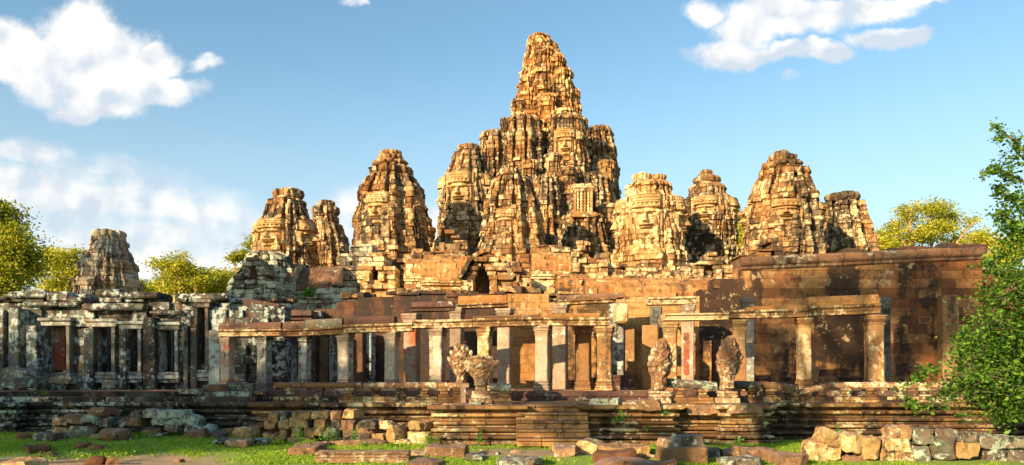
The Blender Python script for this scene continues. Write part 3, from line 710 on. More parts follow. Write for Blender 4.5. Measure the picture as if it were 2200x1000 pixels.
balustrade(942, 1002, BD-.15, 'short serpent rail ending at the left serpent hood')
balustrade(1052, 1098, 25.2, 'short grey white-spotted rail right of the serpent heads', 'blockgrey', r=.17, z=(1.66, 1.62))
balustrade(1434, 1538, 25.6, 'thick dark broken rail between the two right serpent hoods', 'blockgrey', r=.17, z=(1.80, 1.68), ns=2)
balustrade(1566, 1632, BD-.4, 'dark-ended rail right of the rightmost serpent hood', 'blockgrey', r=.16, z=(1.74, 1.70))
balustrade(1634, 1713, BD-.1, 'rail with a white band sinking toward the slender golden pillar', z=(1.74, 1.62), r=.15)
balustrade(1716, 1784, BD, 'tilted broken rail rising to the right', z=(1.50, 1.74), r=.12, ns=2)
balustrade(1787, 1900, BD, 'rail in front of the pale orange end pillar')
balustrade(1902, 2015, BD, 'rail left of the leafy tree')
balustrade(2017, 2230, BD, 'rail half hidden behind the leafy tree')
t = thing('stone_post', 'square pale stone post supporting the left serpent hood', 'post', (X(996, 25.6), 25.6, TZ))
mb = MB(); x = X(996, 25.6); mb.block(x-.09, x+.09, 25.45, 25.7, TZ, 1.82, .015); mb.block(x-.2, x+.2, 25.42, 25.75, 1.80, 1.95, .02); mb.build('post_body', M['pillar'], t)

def naga(px, D, yt, yb, wpx, label, mat='naga', yaw=0.0, broad=False, foot=None, heads=7):
    x = X(px, D); z0, z1 = Z(yb, D), Z(yt, D); H = z1-z0; hw = wpx/1600*D/2
    t = thing('serpent_statue', label, 'serpent statue', (x, D, z0), 'multi-headed serpent statues')
    mb = MB(); n = 46; rings = []
    # front outline: half width by height fraction
    def width(f):
        if broad: pts = [(0, .42), (.15, .40), (.3, .55), (.5, .9), (.7, 1.0), (.88, .98), (.96, .85), (1, .55)]
        else: pts = [(0, .50), (.12, .44), (.22, .55), (.4, .95), (.55, 1.0), (.7, .9), (.85, .6), (.95, .32), (1, .08)]
        for (a, wa), (b, wb) in zip(pts, pts[1:]):
            if f <= b: return wa+(wb-wa)*(f-a)/(b-a)
        return pts[-1][1]
    NS = 28
    for i in range(n):
        f = i/(n-1); w = hw*width(f)*(1+.07*math.sin(f*42)*(f > .3)); dpt = .32*(1-f*.5)+.04; ring = []
        lean = -.18*f*f*3*.4
        for k in range(NS):
            th = 2*math.pi*k/NS; c, s = math.cos(th), math.sin(th)
            xx = w*math.copysign(abs(c)**.8, c); yy = s*dpt
            if s < 0 and f > .25:   # ribs of the necks fanning out on the front, faces near the rim
                u = xx/max(w, 1e-3); yy -= .05*math.cos(u*math.pi*heads/2*1.9)*(1 if f < .7 else .4)+(.07*max(0, math.sin(f*34+u*5)) if f > .45 else 0)
            yy -= .03*math.sin(xx*40+f*9)*math.sin(f*28) if s < 0 else 0; ring.append((xx, yy+lean))
        ca, sa = math.cos(yaw), math.sin(yaw)
        rings.append([(x+a*ca-b*sa, D+a*sa+b*ca, z0+H*f) for a, b in ring])
    mb.rings(rings)
    ca, sa = math.cos(yaw), math.sin(yaw)
    for q in range(heads):
        u = (q-(heads-1)/2)/((heads-1)/2); a_ = u*1.3
        tx, tz = (hw*1.0*math.sin(a_)*(1.0), z0+H*(.48+.38*math.cos(a_))) if not broad else (hw*1.05*u, z0+H*(.86-.10*u*u))
        P_ = []
        for s_ in range(8):
            f = s_/7; xx = tx*f**1.3*(.25+.75*f)+hw*.22*u*(1-f); zz = z0+.04+(tz-z0-.04)*f; yy = -.18+.0*f-.04*f*f
            P_.append((x+xx*ca-yy*sa, D+xx*sa+yy*ca, zz))
        mb.tube(P_, [.05, .045, .045, .05, .05, .055, .065, .05], 7)
        e = Vector(P_[-1]); dz_ = Vector((P_[-1][0]-P_[-3][0], -.10, P_[-1][2]-P_[-3][2])).normalized()
        mb.tube([e-dz_*.10, e-dz_*.02, e+dz_*.06, e+dz_*.12], [.05, .08, .07, .02], 7)
    mb.build('hood', M[mat], t)
    mb = MB()
    if foot:
        zz = TZ
        for a, h in foot:
            mb.block(x-a, x+a, D-a*.8, D+a*.8, zz, zz+h-.002, .03, .02); zz += h
        mb.block(x-.2, x+.2, D-.2, D+.25, zz, z0+.1, .05, .02)
        mb.build('pedestal', M[mat], t)
naga(992, 25.9, 735, 826, 52, 'tall pointed serpent hood behind the broad one, left of the stairs')
naga(1034, 25.3, 765, 828, 70, 'broad lichen-spotted serpent hood above the stairs', broad=True, foot=[(.40, .16), (.34, .14), (.30, .12)], yaw=-.2)
naga(1416, 25.4, 728, 836, 54, 'dark mossy serpent hood right of the open middle bay', yaw=.25, foot=[(.36, .2), (.3, .12), (.32, .1)])
naga(1562, 25.3, 722, 834, 54, 'serpent hood with jagged right edge in front of the mossy pillar', yaw=.2, foot=[(.36, .2), (.3, .12), (.32, .1)])

# ------------------------------------------------------------------ towers
def corner_plan(q):
    pts = []
    for k in range(4):
        a = k*math.pi/2; ca, sa = math.cos(a), math.sin(a); pts += [(x*ca-y*sa, x*sa+y*ca) for x, y in q]
    return pts
PLAN_CROSS = corner_plan([(1, -.38), (1, .38), (.78, .38), (.78, .58), (.84, .58), (.84, .70), (.70, .70), (.70, .84), (.58, .84), (.58, .78), (.38, .78)])
PLAN_DEEP = corner_plan([(1, -.28), (1, .28), (.74, .28), (.74, .46), (.92, .46), (.92, .62), (.66, .62), (.66, .66), (.62, .66), (.62, .92), (.46, .92), (.46, .74), (.28, .74)])
PLAN_CLEFT = corner_plan([(1, -.22), (1, .22), (.66, .22), (.66, .38), (.96, .38), (.96, .56), (.60, .56), (.60, .60), (.56, .60), (.56, .96), (.38, .96), (.38, .66), (.22, .66)])
PLAN_SMALL = corner_plan([(1, -.5), (1, .5), (.8, .5), (.8, .8), (.5, .8), (.5, 1)])
PLAN_ROUND = [(math.cos(2*math.pi*i/24)*(1 if i % 2 else .95), math.sin(2*math.pi*i/24)*(1 if i % 2 else .95)) for i in range(24)]
PLAN_BOX = corner_plan([(1, -.9), (1, .9), (.9, .9)])

def stack(name, m, parent, rows, D, plan=PLAN_CROSS, yaw=R(-15), sp=.11, course=.45, bw=.85, seed=1, rough=.10, jit=.05, tier=2.0, tamp=.04, cy=None, bulge=0, miss=.02, yr=1.0, cap=True, fill=None):
    """rows: (py, xl, xr) silhouette top to bottom at distance D"""
    rows = sorted(rows); zs = np.array([Z(r[0], D) for r in rows])[::-1]
    hwv = np.array([(r[2]-r[1])/2/1600*D/1.02 for r in rows])[::-1]; cxv = np.array([X((r[1]+r[2])/2, D) for r in rows])[::-1]
    R0 = hwv.max(); P = np.array(plan); nP = len(P); S = []; Nn = []; A = []; acc = 0
    for i in range(nP):
        a, b = P[i], P[(i+1) % nP]; d = b-a; L = np.hypot(*d); k = max(2, int(math.ceil(L*R0/sp))+1); nr = np.array([d[1], -d[0]])/L
        for q in range(k):
            f = q/(k-1); S.append(a+d*f); Nn.append(nr); A.append(acc+L*f)
        acc += L
    S = np.array(S); Nn = np.array(Nn); A = np.array(A)*R0; ns = len(S)
    z0, z1 = zs[0], zs[-1]; c_ = course; nk_ = max(2, int((z1-z0)/c_)); c_ = (z1-z0)/nk_; course = c_; zz = (z0+c_*(np.arange(nk_)[:, None]+np.array([.0, .14, .5, .88])[None, :])).ravel(); nz = len(zz)
    hw = np.interp(zz, zs, hwv); cx = np.interp(zz, zs, cxv)
    # tiers
    kc = np.floor((zz-z0)/course)*course+course/2+z0; ph = ((z1-kc)/tier) % 1.0; ph = np.floor(ph*tier/course)*course/tier+.02; nlv = course/tier; ph = np.where(ph < nlv, .10, np.where(ph < 2*nlv, .20, np.where(ph < 3*nlv, .3, np.where(ph > 1-nlv, .9, .5))))
    hw = hw*(1+tamp*(1.1*((ph > .06) & (ph < .17))+.5*((ph > .17) & (ph < .25))-1.0*((ph > .27) & (ph < .40))-.35*((ph >= .40) & (ph < .8))+.4*((ph > .86) & (ph < .97))))
    Zg, Ag = np.meshgrid(zz, A, indexing='ij'); HW = hw[:, None]
    wob = .12*np.sin(zz*1.7+seed)
    k = np.floor((Zg-z0)/course); kf = .5+0*Zg
    sh = hsh(k, np.full(k.shape, seed)); b = np.floor(Ag/bw+sh*3); bf = Ag/bw+sh*3-b
    rb = hsh(k, b, np.full(k.shape, seed+5))
    disp = (rb-.5)*2*jit
    rb2 = hsh(k, b, np.full(k.shape, seed+9)); disp = np.where(rb2 < miss, disp-.26, disp); disp = np.where(rb2 > 1-miss, disp+.14, disp)
    disp = disp-.07*(kf < .17)-.05*(bf < .12)
    # carved lumps at two scales
    disp = disp+rough*fbm(Ag*.9, Zg*.9, Zg*0, seed+20, 3)*1.6+.035*vn(Ag*3.1, Zg*3.1, Zg*0, seed+31)
    # figure niches / pilasters
    disp = disp-.16*(np.abs(((Ag/1.5+.3*np.floor((z1-Zg)/tier)) % 1)-.5) < .13)*((((z1-Zg)/tier) % 1) > .35)-.075*(np.arange(nz)%4 == 0)[:, None]
    scale_n = np.clip(HW/R0, .4, 1)
    ca, sa = math.cos(yaw), math.sin(yaw)
    px = S[None, :, 0]*HW+Nn[None, :, 0]*disp; py = (S[None, :, 1]*HW+Nn[None, :, 1]*disp)*yr
    Xw = cx[:, None]+px*ca-py*sa; Yw = (D if cy is None else cy)+px*sa+py*ca
    V = np.stack([Xw, Yw, Zg+.03*vn(Ag*2, Zg*2, Zg*0+3, seed)], -1).reshape(-1, 3)
    i = np.arange((nz-1)*ns); r = i//ns; c = i % ns; c2 = (c+1) % ns
    F = np.stack([r*ns+c, r*ns+c2, (r+1)*ns+c2, (r+1)*ns+c], 1); Fl = [F]; bv = rb.ravel()
    if cap:
        V = np.vstack([V, [[cx[-1], D if cy is None else cy, z1+.1]]]); q = np.arange(ns); Fl.append(np.stack([(nz-1)*ns+q, (nz-1)*ns+(q+1) % ns, np.full(ns, len(V)-1)], 1)); bv = np.append(bv, .5)
    return mesh_np(name, V, Fl, m, parent, bv)

def face_relief(name, m, parent, c, w, h, yaw, seed=1, tilt=0.0, back=.6, depth=.95):
    """face looking along -Y rotated by yaw; c = world centre on the wall, w = full width over the ears, h = chin to band"""
    nu, nv = 64, 84; u = np.linspace(-1, 1, nu); v = np.linspace(-1.15, 1.45, nv); U, Vv = np.meshgrid(u, v)
    G = lambda x, s: np.exp(-(x/s)**2)
    sst = lambda x, a, b: (lambda t: t*t*(3-2*t))(np.clip((x-a)/(b-a), 0, 1))
    jaw = .64-.16*np.clip(-Vv-.1, 0, 1)**1.6
    r = np.sqrt(np.clip(1-(np.abs(U)/jaw)**2.6, 0, 1))*sst(Vv, -1.05, -.72)
    d = .46*r+.04
    band = sst(Vv, .60, .64)
    d = np.where(Vv > .62, .50*np.sqrt(np.clip(1-(np.abs(U)/.80)**3, 0, 1))+.10, d)
    d += .07*G(Vv-.66, .05)*(np.abs(U) < .74)+.06*G(Vv-.90, .04)*(np.abs(U) < .74)
    d += .05*np.cos(U*26)*((Vv > .70) & (Vv < .87))*(np.abs(U) < .72)
    d = np.where(Vv > .95, d-.10*((Vv-.95)/.5)-.05*(((Vv-.95)/.16) % 1 < .25), d)
    aU = np.abs(U); fm = (Vv < .6)
    brow = .40-.30*(aU-.30)**2
    d += fm*.13*G(Vv-brow, .05)*(aU < .55)
    d -= fm*.22*G(Vv-.24, .12)*G(aU-.31, .20)
    d += fm*.14*G(Vv-.21, .065)*G(aU-.31, .155)
    d -= fm*.05*G(Vv-.13, .02)*G(aU-.31, .15)
    nw = .07+.11*np.clip((.30-Vv)/.42, 0, 1); nh = .09+.30*np.clip((.36-Vv)/.44, 0, 1)
    d += fm*nh*np.clip(1-(aU/nw)**2, 0, 1)*((Vv < .36) & (Vv > -.12))
    d += fm*.09*G(Vv+.06, .06)*G(aU-.15, .06)
    sm_ = .10*U**2
    d += fm*.19*G(Vv+.30-sm_, .055)*(1-sst(aU, .26, .42))+fm*.20*G(Vv+.44-sm_*1.2, .06)*(1-sst(aU, .22, .38))
    d -= fm*.18*G(Vv+.37-sm_, .026)*(1-sst(aU, .30, .44))
    d -= fm*.12*G(Vv+.56, .05)*G(U, .3); d += fm*.09*G(Vv+.70, .10)*G(U, .22)
    d += fm*.05*G(Vv+.10, .18)*G(aU-.42, .14)
    # ears with long lobes
    d += .34*G(aU-.78, .085)*sst(Vv, -.75, -.55)*(1-sst(Vv, .42, .55))-.12*G(aU-.78, .035)*sst(Vv, -.4, -.3)*(1-sst(Vv, .3, .4))
    d += .22*G(aU-.80, .12)*sst(Vv, .62, .7)*0
    d -= .15*G(Vv+1.02, .06)*(aU < .5)
    wz = h/2; sc = w/2
    Zl = Vv*wz; k = np.floor(Zl/.42); kf = Zl/.42-k; shx = hsh(k, np.full(k.shape, seed)); b = np.floor(U*sc/.75+shx*2); bf = U*sc/.75+shx*2-b
    rb = hsh(k, b, np.full(k.shape, seed+3))
    d = d*sc*depth+(rb-.5)*.03-.03*(kf < .12)-.02*(bf < .09)+.02*vn(U*4, Vv*4, U*0, seed)
    edge = np.maximum(sst(np.abs(U), .93, 1.0), np.maximum(sst(-Vv, 1.08, 1.15), sst(Vv, 1.36, 1.45)))
    d = d*(1-edge)-back*edge
    ca, sa = math.cos(yaw), math.sin(yaw); lx = U*sc; ly = -d
    V = np.stack([c[0]+lx*ca-ly*sa, c[1]+lx*sa+ly*ca, c[2]+Zl], -1).reshape(-1, 3)
    i = np.arange((nv-1)*(nu-1)); rr = i//(nu-1); cc = i % (nu-1); a = rr*nu+cc
    return mesh_np(name, V, np.stack([a, a+1, a+nu+1, a+nu], 1), m, parent, rb.ravel())

def lotus(name, m, parent, px0, px1, py0, py1, D, seed=1, layers=2, cx_off=0, sink=.35):
    """ring of drooping petals, broken here and there"""
    cx, r = X((px0+px1)/2, D), (px1-px0)/2/1600*D*1.07; z0, z1 = Z(py1, D), Z(py0, D); H = z1-z0
    n = 96; nz = 26; th = np.linspace(0, 2*np.pi, n, endpoint=False); f = np.linspace(0, 1, nz); Fg, T = np.meshgrid(f, th, indexing='ij')
    lf = (Fg*layers) % 1.0; li = np.minimum(np.floor(Fg*layers), layers-1)
    shrink = 1-.28*li/max(1, layers-1) if layers > 1 else np.ones_like(Fg)
    prof = .74+.26*np.sin(np.clip(lf*1.05, 0, 1)*np.pi*.78)**.7
    pet = np.abs(np.cos(T*7+li*1.3))*.09*(lf > .15)
    bl = hsh(np.floor(T*2.6), li, np.full(T.shape, seed)); prof = prof*shrink-np.where(bl < .16, .18, 0)+pet-.05
    prof = prof+.04*vn(np.cos(T)*4, np.sin(T)*4, Fg*5, seed)
    V = np.stack([cx+r*prof*np.cos(T), D+r*prof*np.sin(T), z0-sink*(Fg == 0)+H*Fg+.05*vn(np.cos(T)*3, np.sin(T)*3, Fg*4, seed+2)], -1).reshape(-1, 3)
    i = np.arange((nz-1)*n); rr = i//n; c = i % n; c2 = (c+1) % n; F = np.stack([rr*n+c, rr*n+c2, (rr+1)*n+c2, (rr+1)*n+c], 1)
    V = np.vstack([V, [[cx, D, z1+.05]]]); q = np.arange(n)
    Fl = [F, np.stack([(nz-1)*n+q, (nz-1)*n+(q+1) % n, np.full(n, len(V)-1)], 1)]
    return mesh_np(name, V, Fl, m, parent, np.append(hsh(np.floor(T*4), li, np.full(T.shape, seed+1)).ravel(), .5))

def tower(label, D, rows, crown, faces=(), mat='gold', yaw=R(-15), seed=1, plan=PLAN_CROSS, tier=2.2, base=None, **k):
    if crown:
        c0 = crown[0]; r0 = rows[0]; nk = (c0[1]-c0[0])*(.03 if mat == 'greytower' else .10)
        b0 = [r for r in rows if r[0] >= c0[3]-2] or rows; b0 = b0[0] if b0[0][0] < c0[3]+8 else r0
        rows = [(c0[3]-6, c0[0]+nk, c0[1]-nk), (c0[3]-1, c0[0]+nk, c0[1]-nk), (c0[3]+2, b0[1]-3, b0[2]+3)]+[r for r in rows if r[0] > c0[3]+3]
    cx = X((rows[-1][1]+rows[-1][2])/2, D)
    t = thing('face_tower', label, 'tower', (cx, D, Z(rows[-1][0], D)), 'stone face towers of the temple')
    stack('tower_body', M[mat], t, rows, D, plan, yaw, seed=seed, tier=tier, **k)
    hwf = lambda py: np.interp(py, [r[0] for r in rows], [(r[2]-r[1])/2/1600*D/1.06 for r in rows]); cxf = lambda py: np.interp(py, [r[0] for r in rows], [X((r[1]+r[2])/2, D) for r in rows])
    pt, pb = rows[0][0], rows[-1][0]; body_h = (min(pb, 640)-pt); rb_ = random.Random(seed)
    for (off_, rad_, fr) in ((.62, .30, .10), (.80, .27, .30)):
        for kq in range(4):
            for sd in (-1, 1):
                if off_ > .7 and kq in (1, 2) and sd > 0 and False: continue
                ang = yaw+math.pi/4+kq*math.pi/2+sd*(.30 if off_ < .7 else .42); f_ = fr+rb_.uniform(-.05, .08); ptop = pt+body_h*f_; H_ = hwf(ptop)
                oo = H_*(off_+rb_.uniform(-.03, .03))*1.08; rr_ = H_*rad_*rb_.uniform(.85, 1.1); bx_, by_ = cxf(ptop)+math.sin(ang)*oo, D-math.cos(ang)*oo
                c_ = 1100+bx_/D*1600; w_ = rr_/D*1600; rs2 = [(ptop, c_-w_*.6, c_+w_*.6), (ptop+4, c_-w_*.95, c_+w_*.95), (ptop+10, c_-w_, c_+w_), (pb, c_-w_*1.5+(c_-1100-cxf(ptop)/D*1600)*.25, c_+w_*1.5+(c_-1100-cxf(ptop)/D*1600)*.25)]
                rs2[-1] = (pb, rs2[-1][1], rs2[-1][2]); stack('corner_pier', M[mat], t, rs2, D, PLAN_SMALL, yaw+rb_.uniform(-.1, .1), sp=.16, seed=seed*7+kq*2+sd, tier=1.7, tamp=.12, cy=by_, bw=.6, jit=.05)
    for q, cr in enumerate(crown): lotus('lotus_crown', M[mat], t, cr[0], cr[1], cr[2], cr[3], D if len(cr) < 6 else cr[5], seed+q, cr[4] if len(cr) > 4 else 1)
    hw = lambda py: np.interp(py, [r[0] for r in rows], [(r[2]-r[1])/2/1600*D/1.06 for r in rows])
    ccx = lambda py: np.interp(py, [r[0] for r in rows], [X((r[1]+r[2])/2, D) for r in rows])
    for (py0, py1, wf, dirs) in faces:      # band top and chin in photo rows
        pm = (py0+py1)/2; h = (py1-py0)/1600*D; w_ = hw(pm)*wf*1.12
        for dr in dirs:
            ya = yaw+dr*math.pi/2; off = hw(pm)*.86; c = (ccx(pm)+math.sin(ya)*off, D-math.cos(ya)*off, Z(pm, D))
            face_relief('carved_face', M['face'], t, c, w_, h, ya, seed+dr)
    return t

tower('grey tower standing alone far left behind the ruined gallery', 75, [(514, 208, 262), (516, 197, 270), (540, 195, 272), (542, 188, 276), (565, 184, 280), (567, 180, 286), (600, 176, 290), (602, 172, 293), (650, 168, 298), (700, 166, 300)],
      [(203, 265, 497, 516, 1)], [], 'greytower', seed=11)
tower('tower left of centre with one face in front and another in profile on its right', 66,
      [(427, 586, 648), (430, 582, 651), (445, 580, 653), (447, 572, 660), (470, 568, 663), (472, 563, 668), (500, 556, 670), (560, 549, 673), (600, 545, 676), (650, 542, 682)],
      [(588, 650, 410, 430, 1), (618, 643, 406, 413, 1)], [(492, 545, 1.25, (0, 1, 3))], 'gold', seed=21)
tower('slim tower with a two-tier round crown, just right of the twin tower', 76,
      [(463, 678, 720), (467, 676, 722), (481, 674, 725), (483, 668, 734), (505, 668, 738), (507, 667, 742), (540, 666, 748), (575, 664, 750), (650, 662, 754)],
      [(672, 727, 446, 466, 1), (684, 718, 433, 448, 1)], [], 'gold', seed=31, plan=PLAN_DEEP)
tower('tall pointed tower left of the central spire, with a slab on its crown', 62,
      [(356, 806, 870), (361, 800, 880), (379, 798, 885), (381, 789, 893), (400, 784, 898), (403, 779, 904), (440, 772, 907), (480, 766, 909), (520, 764, 913), (560, 764, 920), (645, 762, 935)],
      [(804, 874, 336, 360, 2), (818, 862, 326, 339, 1)], [(440, 500, .9, (0, 1))], 'gold', seed=41, plan=PLAN_CLEFT)
tower('short leaning tower end peeping out right of the tall pointed tower', 72,
      [(443, 878, 908), (448, 872, 914), (468, 868, 920), (472, 864, 926), (505, 862, 931), (545, 858, 934), (650, 855, 938)], [], [], 'gold', seed=51, course=.5)
tower('face tower on the left shoulder of the central mass, above the dark doorway', 71,
      [(317, 988, 1028), (327, 982, 1036), (340, 972, 1042), (365, 964, 1048), (388, 956, 1053), (430, 948, 1058), (500, 944, 1063), (560, 928, 1072), (640, 920, 1080)],
      [(984, 1032, 315, 328, 1)], [(395, 458, 1.12, (0, 1, 3))], 'gold', seed=61)
tower('dark-streaked face tower in front of the central mass, left of its middle', 64,
      [(371, 1078, 1120), (385, 1062, 1140), (402, 1053, 1148), (440, 1045, 1157), (500, 1037, 1165), (560, 1025, 1180), (650, 1008, 1200)],
      [(1074, 1118, 366, 380, 1)], [(470, 520, .8, (0, 1))], 'gold', seed=71, plan=PLAN_CLEFT)
tower('pale tower with a bright smiling face, first right of the centre', 64,
      [(390, 1362, 1428), (401, 1347, 1442), (428, 1344, 1446), (432, 1337, 1456), (470, 1332, 1459), (520, 1328, 1467), (560, 1325, 1475), (650, 1316, 1488)],
      [(1360, 1398, 375, 392, 1), (1398, 1430, 377, 392, 1)], [(446, 524, 1.15, (0, 1, 3))], 'goldpale', seed=81, yaw=R(-17))
tower('slender tower with a small round crown, second right of the centre', 71,
      [(393, 1494, 1544), (405, 1482, 1556), (424, 1478, 1560), (428, 1471, 1567), (460, 1468, 1576), (520, 1466, 1583), (600, 1475, 1591), (650, 1470, 1598)],
      [(1491, 1546, 383, 396, 1), (1500, 1534, 367, 385, 2)], [(442, 490, 1.12, (0, 1, 3))], 'gold', seed=91, yaw=R(-22))
tower('largest right-hand tower with a broad flat face and a knobbed crown', 62,
      [(362, 1646, 1716), (366, 1636, 1730), (384, 1632, 1736), (387, 1622, 1741), (410, 1618, 1746), (430, 1610, 1751), (500, 1607, 1762), (552, 1597, 1768), (650, 1590, 1776)],
      [(1642, 1719, 336, 365, 2), (1664, 1694, 326, 338, 1)], [(452, 492, 1.0, (0, 1, 3))], 'gold', seed=101, yaw=R(-16), plan=PLAN_DEEP)
tower('flat-topped tower at the right end, partly behind the largest one', 73,
      [(434, 1768, 1842), (438, 1760, 1850), (452, 1758, 1857), (480, 1756, 1864), (520, 1756, 1876), (560, 1756, 1884), (650, 1750, 1890)],
      [(1777, 1842, 418, 437, 1)], [], 'gold', seed=111, yaw=R(-22), plan=PLAN_CLEFT)

# central mass
t = thing('central_tower', 'huge central temple tower with a tall ragged spire above clustered turrets', 'tower', (X(1180, 86), 86, 9))
stack('spire', M['spire'], t, [(76, 1143, 1160), (82, 1136, 1186), (86, 1136, 1180), (98, 1134, 1192), (100, 1132, 1200), (128, 1130, 1206), (131, 1128, 1211), (158, 1126, 1217), (162, 1123, 1224), (188, 1119, 1229), (192, 1114, 1235), (218, 1108, 1238), (250, 1103, 1241), (300, 1096, 1255), (420, 1090, 1265)],
      88, PLAN_CLEFT, R(-12), seed=5, tier=2.9, tamp=.03, rough=.24, jit=.11, course=.5, bw=.9, miss=.05)
tur = [(84, [(284, 1040, 1082), (294, 1032, 1090), (400, 1029, 1096), (640, 1020, 1110)], 7, None),
       (80, [(251, 1110, 1146), (262, 1086, 1164), (300, 1083, 1168), (380, 1081, 1171), (480, 1074, 1177), (640, 1070, 1182)], 8, None),
       (80, [(249, 1196, 1244), (262, 1179, 1258), (330, 1175, 1263), (420, 1169, 1271), (640, 1160, 1280)], 9, (300, 352)),
       (85, [(274, 1268, 1308), (285, 1256, 1315), (332, 1254, 1325), (402, 1249, 1329), (480, 1244, 1337), (640, 1238, 1345)], 10, None),
       (86, [(257, 1225, 1262), (300, 1222, 1266), (640, 1220, 1268)], 12, None),
       (86, [(255, 1078, 1100), (262, 1076, 1108), (640, 1070, 1110)], 14, None),
       (76, [(380, 1152, 1195), (396, 1146, 1202), (440, 1140, 1207), (520, 1133, 1212), (640, 1125, 1220)], 13, None),
       (78, [(372, 1262, 1300), (385, 1256, 1308), (440, 1250, 1318), (520, 1245, 1328), (650, 1240, 1336)], 15, None)]
for D_, rws, sd_, fc in tur:
    o = stack('turret', M['gold'], t, rws, D_, PLAN_CROSS if fc else PLAN_CLEFT, R(-18+(sd_%5)*2), seed=sd_, tier=2.4, tamp=.045, rough=.16, jit=.07, miss=.035)
    if fc:
        pm = (fc[0]+fc[1])/2; hwm = np.interp(pm, [r[0] for r in rws], [(r[2]-r[1])/2/1600*D_/1.06 for r in rws]); cx_ = np.interp(pm, [r[0] for r in rws], [X((r[1]+r[2])/2, D_) for r in rws]); ya = R(-18+(sd_%5)*2)
        f = face_relief('carved_face', M['face'], None, (cx_+math.sin(ya)*hwm*.86, D_-math.cos(ya)*hwm*.86, Z(pm, D_)), hwm*1.25, (fc[1]-fc[0])/1600*D_, ya, sd_)
        f.parent = o; f.matrix_parent_inverse = Matrix.Translation(-Vector(t.location)); f.matrix_parent_inverse = (Matrix.Translation(t.location)).inverted()
for q, (rws, D_) in enumerate((([(104, 1152, 1180), (110, 1148, 1186), (300, 1140, 1196)], 84.6), ([(150, 1190, 1222), (156, 1186, 1227), (320, 1180, 1236)], 85), ([(192, 1216, 1240), (198, 1212, 1245), (320, 1206, 1252)], 85.6), ([(162, 1122, 1142), (168, 1118, 1147), (320, 1108, 1155)], 85),
        ([(214, 1104, 1128), (220, 1100, 1134), (330, 1092, 1142)], 85), ([(205, 1160, 1190), (212, 1156, 1196), (330, 1150, 1204)], 83.4), ([(236, 1196, 1226), (242, 1192, 1232), (340, 1186, 1240)], 83.2), ([(240, 1128, 1152), (246, 1124, 1157), (340, 1118, 1162)], 83.4), ([(120, 1182, 1206), (125, 1178, 1210), (300, 1172, 1216)], 84.8),
        ([(470, 1100, 1130), (476, 1094, 1136), (650, 1085, 1145)], 66), ([(440, 1295, 1322), (446, 1290, 1328), (650, 1284, 1336)], 74), ([(505, 1150, 1186), (512, 1144, 1192), (650, 1138, 1200)], 68), ([(520, 1226, 1262), (526, 1220, 1268), (650, 1214, 1276)], 68), ([(545, 1284, 1316), (550, 1280, 1322), (650, 1275, 1330)], 66), ([(345, 1126, 1148), (350, 1122, 1153), (560, 1116, 1160)], 77), ([(330, 1176, 1198), (336, 1172, 1203), (500, 1168, 1208)], 78), ([(360, 1206, 1232), (366, 1202, 1236), (520, 1198, 1240)], 77), ([(345, 1290, 1312), (350, 1286, 1318), (560, 1282, 1322)], 80))):
    stack('buttress', M['spire' if rws[-1][0] < 345 else 'gold'], t, rws, D_, PLAN_SMALL, R(-16), sp=.13, seed=300+q, tier=2.3, tamp=.10, rough=.09, jit=.09, course=.5, miss=.05)
stack('base_mass', M['gold'], t, [(500, 1005, 1335), (505, 1000, 1340), (545, 985, 1345), (550, 965, 1350), (590, 955, 1360), (660, 940, 1370)], 84, PLAN_DEEP, R(-20), seed=17, tier=2.6, tamp=.02, rough=.2, jit=.12, sp=.15)
stack('porch', M['gold'], t, [(462, 1216, 1290), (470, 1212, 1296), (530, 1208, 1300), (535, 1202, 1312), (600, 1198, 1318), (660, 1190, 1325)], 72.5, PLAN_DEEP, R(-8), seed=18, tier=2.4, tamp=.05, rough=.2, jit=.12, yr=.7)
# window block with balusters
w = stack('window_block', M['gold'], t, [(398, 1232, 1272), (402, 1226, 1278), (458, 1224, 1280), (475, 1220, 1284)], 73, PLAN_BOX, R(-6), seed=19, tier=4, tamp=.0, rough=.04, jit=.03, yr=.8)
mb = MB(); Dw = 71.3; x0, x1, z0, z1 = X(1238, Dw), X(1268, Dw), Z(455, Dw), Z(412, Dw); g = 1600/Dw
mb.block(x0-.22, x0, Dw-.2, Dw+.5, z0, z1, .03); mb.block(x1, x1+.22, Dw-.2, Dw+.5, z0, z1, .03)
mb.block(x0-.3, x1+.3, Dw-.25, Dw+.5, z1+.002, z1+.28, .04); mb.block(x0-.4, x1+.4, Dw-.34, Dw+.5, z1+.284, z1+.46, .04); mb.block(x0-.3, x1+.3, Dw-.28, Dw+.5, z0-.3, z0-.002, .04); mb.block(x0-.45, x1+.45, Dw-.4, Dw+.5, z0-.6, z0-.302, .05)
mb.build('window_frame', M['goldpale'], t)
for i in range(4):
    xx = x0+(x1-x0)*(i+.5)/4; rs = []
    for q in range(15):
        zz = z0+(z1-z0)*q/14; r_ = .125+.035*math.cos(q*math.pi)
        rs.append([(xx+r_*math.cos(a*math.pi/4), Dw-.02+r_*math.sin(a*math.pi/4), zz) for a in range(8)])
    mb = MB(); mb.rings(rs); mb.build('baluster', M['goldpale'], t)

